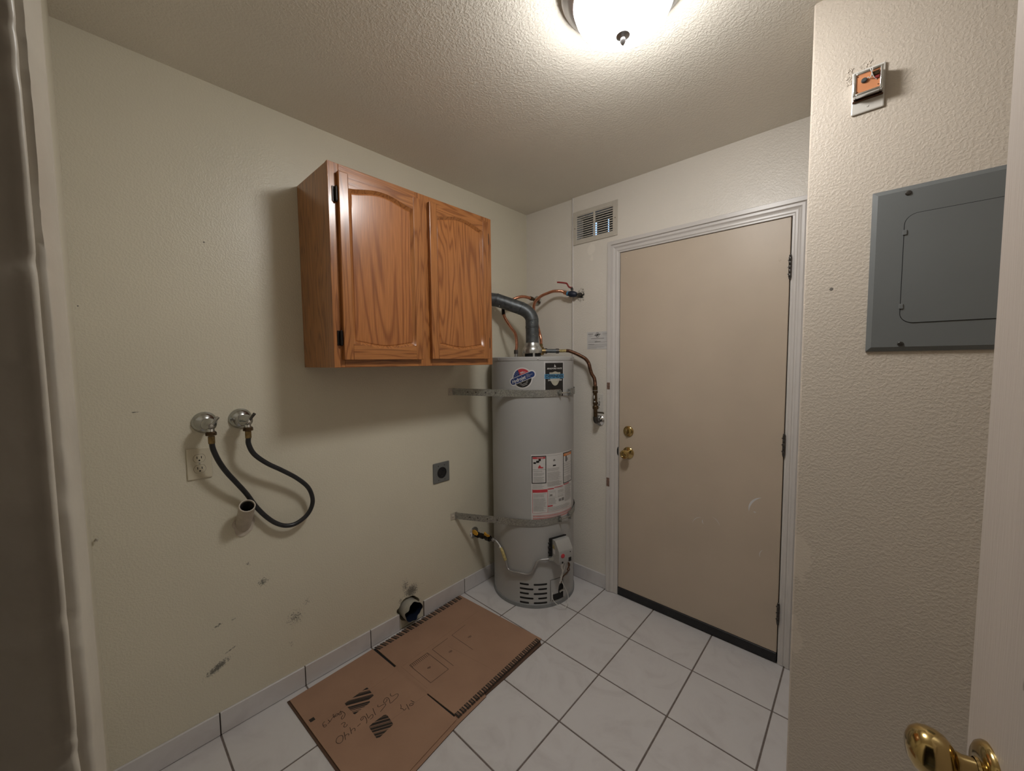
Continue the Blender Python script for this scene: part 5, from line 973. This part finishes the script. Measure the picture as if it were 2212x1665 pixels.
# dryer vent duct stub in the wall hole
dv = thing('dryer_duct', 'ragged round dryer duct stub poking from the wall at floor level', 'duct', (0.0, VC[0], VC[1]-0.05))
def duct_mesh(rad, x_in, ragged):
    vs = []; fs = []; n_ = 48; rows = (x_in, -0.03, 0.0, 0.02, 0.035, None)
    for r_, xx in enumerate(rows):
        for k in range(n_):
            a = 2*pi*k/n_; x = xx if xx is not None else 0.050+0.0045*math.sin(3*a+0.5)+0.0035*math.sin(8*a)+0.004*math.sin(5*a+2)
            rr = rad*(1+0.05*math.sin(2*a+0.6)*(1 if x > 0 else 0.2)+(0.03*math.sin(5*a) if xx is None else 0)); vs.append((x, VC[0]+rr*math.cos(a)*0.98, VC[1]+rr*math.sin(a)))
    for r_ in range(len(rows)-1):
        for k in range(n_): m_ = (k+1) % n_; fs.append((r_*n_+k, r_*n_+m_, (r_+1)*n_+m_, (r_+1)*n_+k))
    return G().add(vs, fs)
obj('duct_shell', duct_mesh(0.0500, -0.10, True), 'duct', dv, True)
g = duct_mesh(0.0485, -0.10, True); g.v = [(x-0.0015, y, z) for x, y, z in g.v]
obj('duct_liner', g, 'navy', dv, True)
obj('duct_end', G().lathe([(0, 0.050), (0.002, 0.050)], (-0.099, VC[0], VC[1]), (1,0,0), 32), 'black', dv)
obj('torn_foil', G().prism([(0, 0), (0.10, 0.004), (0.098, 0.020), (0.06, 0.016), (0.03, 0.024), (0.004, 0.014)], lambda u, v, d: (0.004+d+v*0.5, 1.950+u, 0.016+v*0.4), 0.0, 0.002), 'duct', dv)

# ================================================================ WALL GRILLE
gr = thing('vent_grille', 'beige louvred vent grille high on the back wall', 'vent', (0.549, YF, 2.146))
GY0, GY1 = YF-0.0065, YF-0.0004
g = G().box(0.397, 0.425, GY0, GY1, 2.147, 2.347, 0.0015).box(0.670, 0.7005, GY0, GY1, 2.147, 2.347, 0.0015).box(0.4248, 0.6702, GY0, GY1, 2.322, 2.347, 0.0015).box(0.4248, 0.6702, GY0, GY1, 2.147, 2.177, 0.0015).box(0.5415, 0.5545, GY0, GY1, 2.1768, 2.3222, 0.001)
fr_ = obj('frame', g, 'louver', gr)
obj('screw', G().lathe([(0, 0.003), (0.001, 0.003)], (0.411, GY0, 2.247), (0,-1,0), 8).lathe([(0, 0.003), (0.001, 0.003)], (0.686, GY0, 2.247), (0,-1,0), 8), 'brass_dark', fr_)
slat = None
for (x0, x1) in ((0.4252, 0.5413), (0.5547, 0.6698)):
    for k in range(11):
        z = 2.1850+k*0.01335
        if slat is None or True:
            s_ = obj('slat', G().prism([(GY0+0.0006, -0.0030), (GY0+0.0006, 0.0022), (YF+0.006, 0.0052), (YF+0.006, 0.0038)], lambda u, v, d, z=z: (d, u, z+v), x0, x1), 'louver', gr)
obj('daylight_slit_mask', G().box(0.4245, 0.493, 3.060, 3.066, 2.1785, 2.3215).box(0.523, 0.597, 3.060, 3.066, 2.1785, 2.3215).box(0.6065, 0.6715, 3.060, 3.066, 2.1785, 2.3215).box(0.493, 0.523, 3.060, 3.066, 2.282, 2.3215).box(0.597, 0.6065, 3.060, 3.066, 2.285, 2.3215), 'galv_dark', gr)  # added plates mask the daylight, leaving narrow bright slits behind the louvres
# ================================================================ NOTICE, SWITCH PLATE
nt_ = thing('wall_notice', 'small white printed notice taped beside the door casing', 'notice', (0.567, YF, 1.493))
obj('paper', G().box(0.499, 0.6425, YF-0.0012, YF-0.0004, 1.493, 1.599), 'white_label', nt_)
P_ = lambda x, z: (x, YF-0.0016, z)
g = G(); rnd = random.Random(9)
def bar(x0, x1, z, th=0.0012): g.add([P_(x0, z), P_(x1, z), P_(x1, z+th), P_(x0, z+th)], [(0, 1, 2, 3)])
bar(0.505, 0.540, 1.585, 0.0035); bar(0.510, 0.535, 1.575, 0.0015); bar(0.607, 0.636, 1.588); bar(0.604, 0.638, 1.583); bar(0.610, 0.634, 1.576); bar(0.526, 0.616, 1.556, 0.003)
for (x0, x1, z) in ((0.506, 0.570, 1.543), (0.506, 0.636, 1.535), (0.506, 0.635, 1.520), (0.506, 0.638, 1.511), (0.506, 0.618, 1.505), (0.506, 0.566, 1.499)): bar(x0, x1, z)
bar(0.552, 0.592, 1.537, 0.003); bar(0.506, 0.550, 1.520, 0.0025)
cx, cz = 0.571, 1.579
for k in range(24):
    a0, a1 = 2*pi*k/24, 2*pi*(k+1)/24
    g.add([P_(cx+0.0135*math.cos(a0), cz+0.0155*math.sin(a0)), P_(cx+0.0135*math.cos(a1), cz+0.0155*math.sin(a1)), P_(cx+0.0105*math.cos(a1), cz+0.0122*math.sin(a1)), P_(cx+0.0105*math.cos(a0), cz+0.0122*math.sin(a0))], [(0, 1, 2, 3)])
g.add([P_(cx-0.022, cz-0.005), P_(cx+0.020, cz+0.001), P_(cx+0.022, cz+0.007), P_(cx-0.020, cz+0.001)], [(0, 1, 2, 3)]); g.add([P_(cx-0.009, cz-0.009), P_(cx+0.006, cz-0.006), P_(cx+0.004, cz+0.010), P_(cx-0.004, cz+0.006)], [(0, 1, 2, 3)])
obj('print', g, 'grey_print', nt_)
so = thing('outlet_plate', 'white outlet plate half hidden behind the brown pipe', 'outlet', (0.580, YF, 1.107))
pp = obj('plate', G().box(0.545, 0.615, YF-0.0062, YF-0.0004, 1.108, 1.2195, 0.0025, 2), 'white_plastic', so)
rc = obj('receptacle', G().box(0.5635, 0.5965, YF-0.0078, YF-0.006, 1.130, 1.198, 0.002), 'white_plastic', so)
g = G()
for (x, z) in ((0.589, 1.190), (0.589, 1.138)): g.lathe([(0, 0.0022), (0.0006, 0.002)], (x, YF-0.0078, z), (0,-1,0), 8)
for (x0, x1, z0, z1) in ((0.584, 0.594, 1.170, 1.1725), (0.584, 0.594, 1.160, 1.1625), (0.5915, 0.594, 1.160, 1.1725), (0.583, 0.594, 1.150, 1.1545), (0.585, 0.588, 1.146, 1.158)): g.box(x0, x1, YF-0.0083, YF-0.0077, z0, z1)
obj('slot', g, 'black', rc)
obj('lower_lip', G().box(0.5655, 0.618, YF-0.004, YF-0.0005, 1.1015, 1.1050), 'brass_dark', so)
# ================================================================ OPEN CONTROL BOX ON THE PANEL WALL
WY = 2.350
ch = thing('open_control_box', 'uncovered chrome wall control showing its orange circuit board', 'wall control', (1.763, WY, 2.088))
obj('plate', G().box(1.7300, 1.7965, WY-0.0062, WY-0.0004, 2.0885, 2.2020, 0.0030, 2), 'white_plastic', ch)
g = G(); x0, x1, z0, z1, y0, y1 = 1.7335, 1.7925, 2.1230, 2.1820, WY-0.0360, WY-0.0058
t_ = 0.0065
g.box(x0, x0+t_, y0, y1, z0, z1, 0.0018, 2); g.box(x1-t_, x1, y0, y1, z0, z1, 0.0018, 2); g.box(x0+t_-0.001, x1-t_+0.001, y0, y1, z0, z0+t_, 0.0018, 2); g.box(x0+t_-0.001, x1-t_+0.001, y0, y1, z1-t_, z1, 0.0018, 2)
cb = obj('chrome_frame', g, 'chrome2', ch, True, angle=50)
obj('bottom_lip', G().box(x0-0.001, x1+0.001, y1-0.006, y1, z0-0.0040, z0-0.0005, 0.0008), 'copper_old', ch)
pc = obj('circuit_board', G().box(x0+t_, x1-t_, y0+0.003, y0+0.005, z0+t_, z1-t_), 'pcb', ch)
g = G().lathe([(0, 0.0062), (0.004, 0.0062), (0.006, 0.0045)], (1.7555, y0+0.003, 2.157), (0,-1,0), 16); obj('capacitor', g, 'galv_dark', pc, True)
obj('coil', G().box(1.7700, 1.7845, y0-0.002, y0+0.003, 2.1600, 2.1700, 0.001), 'brass_dark', pc)
obj('chip', G().box(1.7755, 1.7850, y0-0.001, y0+0.003, 2.1515, 2.1580, 0.0005), 'red', pc)
g = G().tube(smooth_path([(1.7600, y0+0.002, 2.157), (1.7635, y0-0.004, 2.160), (1.767, y0-0.002, 2.1555), (1.770, y0-0.004, 2.166), (1.7715, y0-0.006, 2.175), (1.769, y0-0.006, 2.181)], 0.002), 0.0010, 6)
g.tube(smooth_path([(1.7665, y0-0.003, 2.180), (1.7690, y0-0.006, 2.170), (1.7740, y0-0.002, 2.156), (1.780, y0+0.002, 2.149)], 0.002), 0.0009, 6)
obj('wire', g, 'wire_white', pc, True)
g = G()
for (x, z) in ((1.7425, 2.133), (1.7425, 2.172), (1.7830, 2.136), (1.7840, 2.172)): g.lathe([(0, 0.0013), (0.0012, 0.0011)], (x, y0+0.003, z), (0,-1,0), 8)
obj('rivet', g, 'brass_dark', pc)
obj('plate_screw', G().lathe([(0, 0.0026), (0.001, 0.0024)], (1.7635, WY-0.0062, 2.1020), (0,-1,0), 10), 'white_plastic', ch)
rnd = random.Random(21); g = G()
for k in range(70):
    t = rnd.random(); x = 1.7185+0.055*rnd.random()**1.3; z = 2.176+0.044*rnd.random()
    if x > 1.7285 and z < 2.199: x = 1.7285-rnd.random()*0.011
    crumb(g, (x, WY-0.0005, z), rnd.uniform(0.0012, 0.0026), rnd.uniform(0.0006, 0.0016), rnd.uniform(0.0016, 0.0050), rnd)
obj('torn_plaster', g, 'wall_panel', ch, True, angle=70)
# ================================================================ BREAKER PANEL
bp_ = thing('breaker_panel', 'flush grey steel electrical breaker panel cover', 'electrical panel', (1.96, WY, 1.441))
X0, X1, Z0, Z1 = 1.7825, 2.140, 1.4415, 1.8665; yf = WY-0.0095; bvl = 0.011
vs = [(X0, WY-0.0005, Z0), (X1, WY-0.0005, Z0), (X1, WY-0.0005, Z1), (X0, WY-0.0005, Z1), (X0, WY-0.0045, Z0), (X1, WY-0.0045, Z0), (X1, WY-0.0045, Z1), (X0, WY-0.0045, Z1), (X0+bvl, yf, Z0+bvl), (X1-bvl, yf, Z0+bvl), (X1-bvl, yf, Z1-bvl), (X0+bvl, yf, Z1-bvl)]
fs = [(0, 1, 2, 3), (8, 9, 10, 11)] + [(i, (i+1) % 4, 4+(i+1) % 4, 4+i) for i in range(4)] + [(4+i, 4+(i+1) % 4, 8+(i+1) % 4, 8+i) for i in range(4)]
cv = obj('cover', G().add(vs, fs), 'panel_grey', bp_)
def rrect(x0, x1, z0, z1, r, k=8):
    pts = []
    for (cx, cz, a0) in ((x1-r, z1-r, 0), (x0+r, z1-r, pi/2), (x0+r, z0+r, pi), (x1-r, z0+r, 1.5*pi)):
        for i in range(k+1): a = a0+pi/2*i/k; pts.append((cx+r*math.cos(a), cz+r*math.sin(a)))
    return pts
fn = lambda u, v, d: (u, d, v)
obj('door_gap', G().prism(rrect(1.8455, 2.0785, 1.5135, 1.7945, 0.0265), fn, yf-0.0003, yf+0.0002), 'black', cv)
pd = obj('panel_door', G().prism(rrect(1.8470, 2.0770, 1.5150, 1.7930, 0.025), fn, yf-0.0016, yf-0.0004), 'panel_grey', bp_)
for z in (1.748, 1.558): obj('hinge_tab', G().box(1.8435, 1.8520, yf-0.0038, yf-0.0005, z-0.0065, z+0.0065, 0.001), 'panel_grey', pd)
obj('latch', G().box(2.058, 2.072, yf-0.004, yf-0.001, 1.635, 1.675, 0.001), 'black', pd)
for (x, z) in ((1.8505, 1.8475), (1.8505, 1.4600), (2.072, 1.8475), (2.072, 1.4600)):
    obj('screw', G().lathe([(0, 0.0062), (0.0012, 0.0062), (0.003, 0.0045), (0.0034, 0.0015)], (x, yf, z), (0,-1,0), 16), 'steel_dark', cv, True)
# ================================================================ CARDBOARD
cd = thing('cardboard_box', 'flattened brown cardboard box with handwriting lying on the tiles', 'cardboard', (0.34, 1.85, 0.0))
def flat(poly, z0, z1): return G().prism(poly, lambda u, v, d: (u, v, d), z0, z1)
Acorn = [(0.047, 1.380), (0.240, 1.389), (0.488, 1.402), (0.705, 1.470), (0.668, 1.560), (0.638, 1.797), (0.452, 1.784), (0.218, 1.769), (0.034, 1.757)]
Bcorn = [(0.036, 1.771), (0.2165, 1.779), (0.4535, 1.790), (0.632, 1.806), (0.6125, 2.371), (0.400, 2.356), (0.018, 2.330)]
low = [(0.040, 1.372), (0.245, 1.382), (0.495, 1.394), (0.716, 1.462), (0.682, 1.562), (0.655, 1.79), (0.645, 1.95), (0.640, 1.955), (0.640, 2.10), (0.632, 2.345), (0.600, 2.366), (0.040, 2.318), (0.050, 1.77)]
obj('lower_layer', flat(low, 0.0003, 0.0040), 'dark_card', cd)
obj('lower_edge', flat([(0.662, 1.45), (0.7165, 1.4625), (0.6825, 1.5625), (0.6555, 1.79), (0.6455, 1.952), (0.600, 1.95), (0.620, 1.79)], 0.0041, 0.0052), 'card', cd)
zt = 0.0092
fl = obj('flap_panel', flat(Acorn, 0.0056, zt), 'card', cd)
up_ = obj('main_panel', flat(Bcorn, 0.0056, zt), 'card', cd)
obj('fold_bridge', flat([(0.2185, 1.7685), (0.4520, 1.7835), (0.4530, 1.7905), (0.2170, 1.7795)], 0.0056, zt), 'card', cd)
obj('slit', flat([(0.034, 1.757), (0.2185, 1.769), (0.2165, 1.7795), (0.036, 1.771)], 0.0041, 0.0050), 'black', cd)
obj('slit', flat([(0.452, 1.784), (0.638, 1.797), (0.632, 1.806), (0.4535, 1.790)], 0.0041, 0.0050), 'black', cd)
def ink(polys, wdt, z):
    g_ = G()
    for pl in polys:
        P = [Vector((a, b)) for a, b in pl]
        if len(P) > 3: P = [Vector((q.x, q.y)) for q in smooth_path([(a, b, 0) for a, b in pl], 0.004)]
        n_ = len(P); vs = []
        for i in range(n_):
            d_ = (P[min(n_-1, i+1)]-P[max(0, i-1)]); d_ = d_.normalized() if d_.length > 1e-9 else Vector((1, 0)); nn = Vector((-d_.y, d_.x))*wdt/2
            vs += [(P[i].x+nn.x, P[i].y+nn.y, z), (P[i].x-nn.x, P[i].y-nn.y, z)]
        g_.add(vs, [(2*i, 2*i+1, 2*i+3, 2*i+2) for i in range(n_-1)])
    return g_
def ink_straight(polys, wdt, z):
    segs = [[a, b] for pl in polys for a, b in zip(pl[:-1], pl[1:])]; return ink(segs, wdt, z)
obj('handwriting', ink(PEN, 0.0023, zt+0.0003), 'ink', fl, label='dark pen handwriting, numbers and a word')
obj('printed_outline', ink_straight(LINES, 0.0019, zt+0.0003), 'ink', up_, label='thin printed panel outlines')
g = G()
for q in BARS: g.add([(a, b, zt+0.0003) for a, b in q], [(0, 1, 2, 3)])
obj('printed_bars', g, 'print', fl, label='black striped printed blocks')
g = G()
for q in COMBS: g.add([(a, b, zt+0.0003) for a, b in q], [(0, 1, 2, 3)])
obj('printed_edge_band', g, 'print', up_, label='black barred bands along two edges')
obj('crease', ink_straight([[(0.252, 1.45), (0.245, 1.76)], [(0.238, 1.792), (0.43, 1.803)], [(0.30, 2.02), (0.60, 2.07)], [(0.24, 1.80), (0.21, 2.30)], [(0.445, 1.55), (0.452, 1.78)]], 0.0016, zt+0.00015), 'dark_card' if False else M['card_crease'], cd)
# small specks of paint / nail heads
tag(obj('wall_screw', G().lathe([(0, 0.004), (0.0015, 0.0035)], (0.412, YF, 0.74), (0,-1,0), 8), 'white_plastic'), 'tiny white screw head on the back wall beside the heater', 'screw')

def pieces(me):
    par = list(range(len(me.vertices)))
    def find(a):
        while par[a] != a: par[a] = par[par[a]]; a = par[a]
        return a
    for e in me.edges:
        a, b = find(e.vertices[0]), find(e.vertices[1])
        if a != b: par[a] = b
    return len({find(i) for i in range(len(par))})
TINY = ('print', 'lettering', 'screw', 'rivet', 'band', 'bars', 'handwriting', 'outline', 'crease', 'slot', 'heading', 'scuff_mark', 'paint_blob', 'plaster', 'crumb', 'crust', 'pipe_dope', 'white_thread', 'crimp_bead', 'hood_leg', 'grout_line', 'wire', 'panel_gap', 'pilot_window', 'door_stop_light_block', 'sticker')
for o in bpy.data.objects:
    if '_o' in o: del o['_o']
    if o.type == 'MESH' and o.parent and any(t in o.name for t in TINY) and pieces(o.data) > 1: o['kind'] = 'stuff'
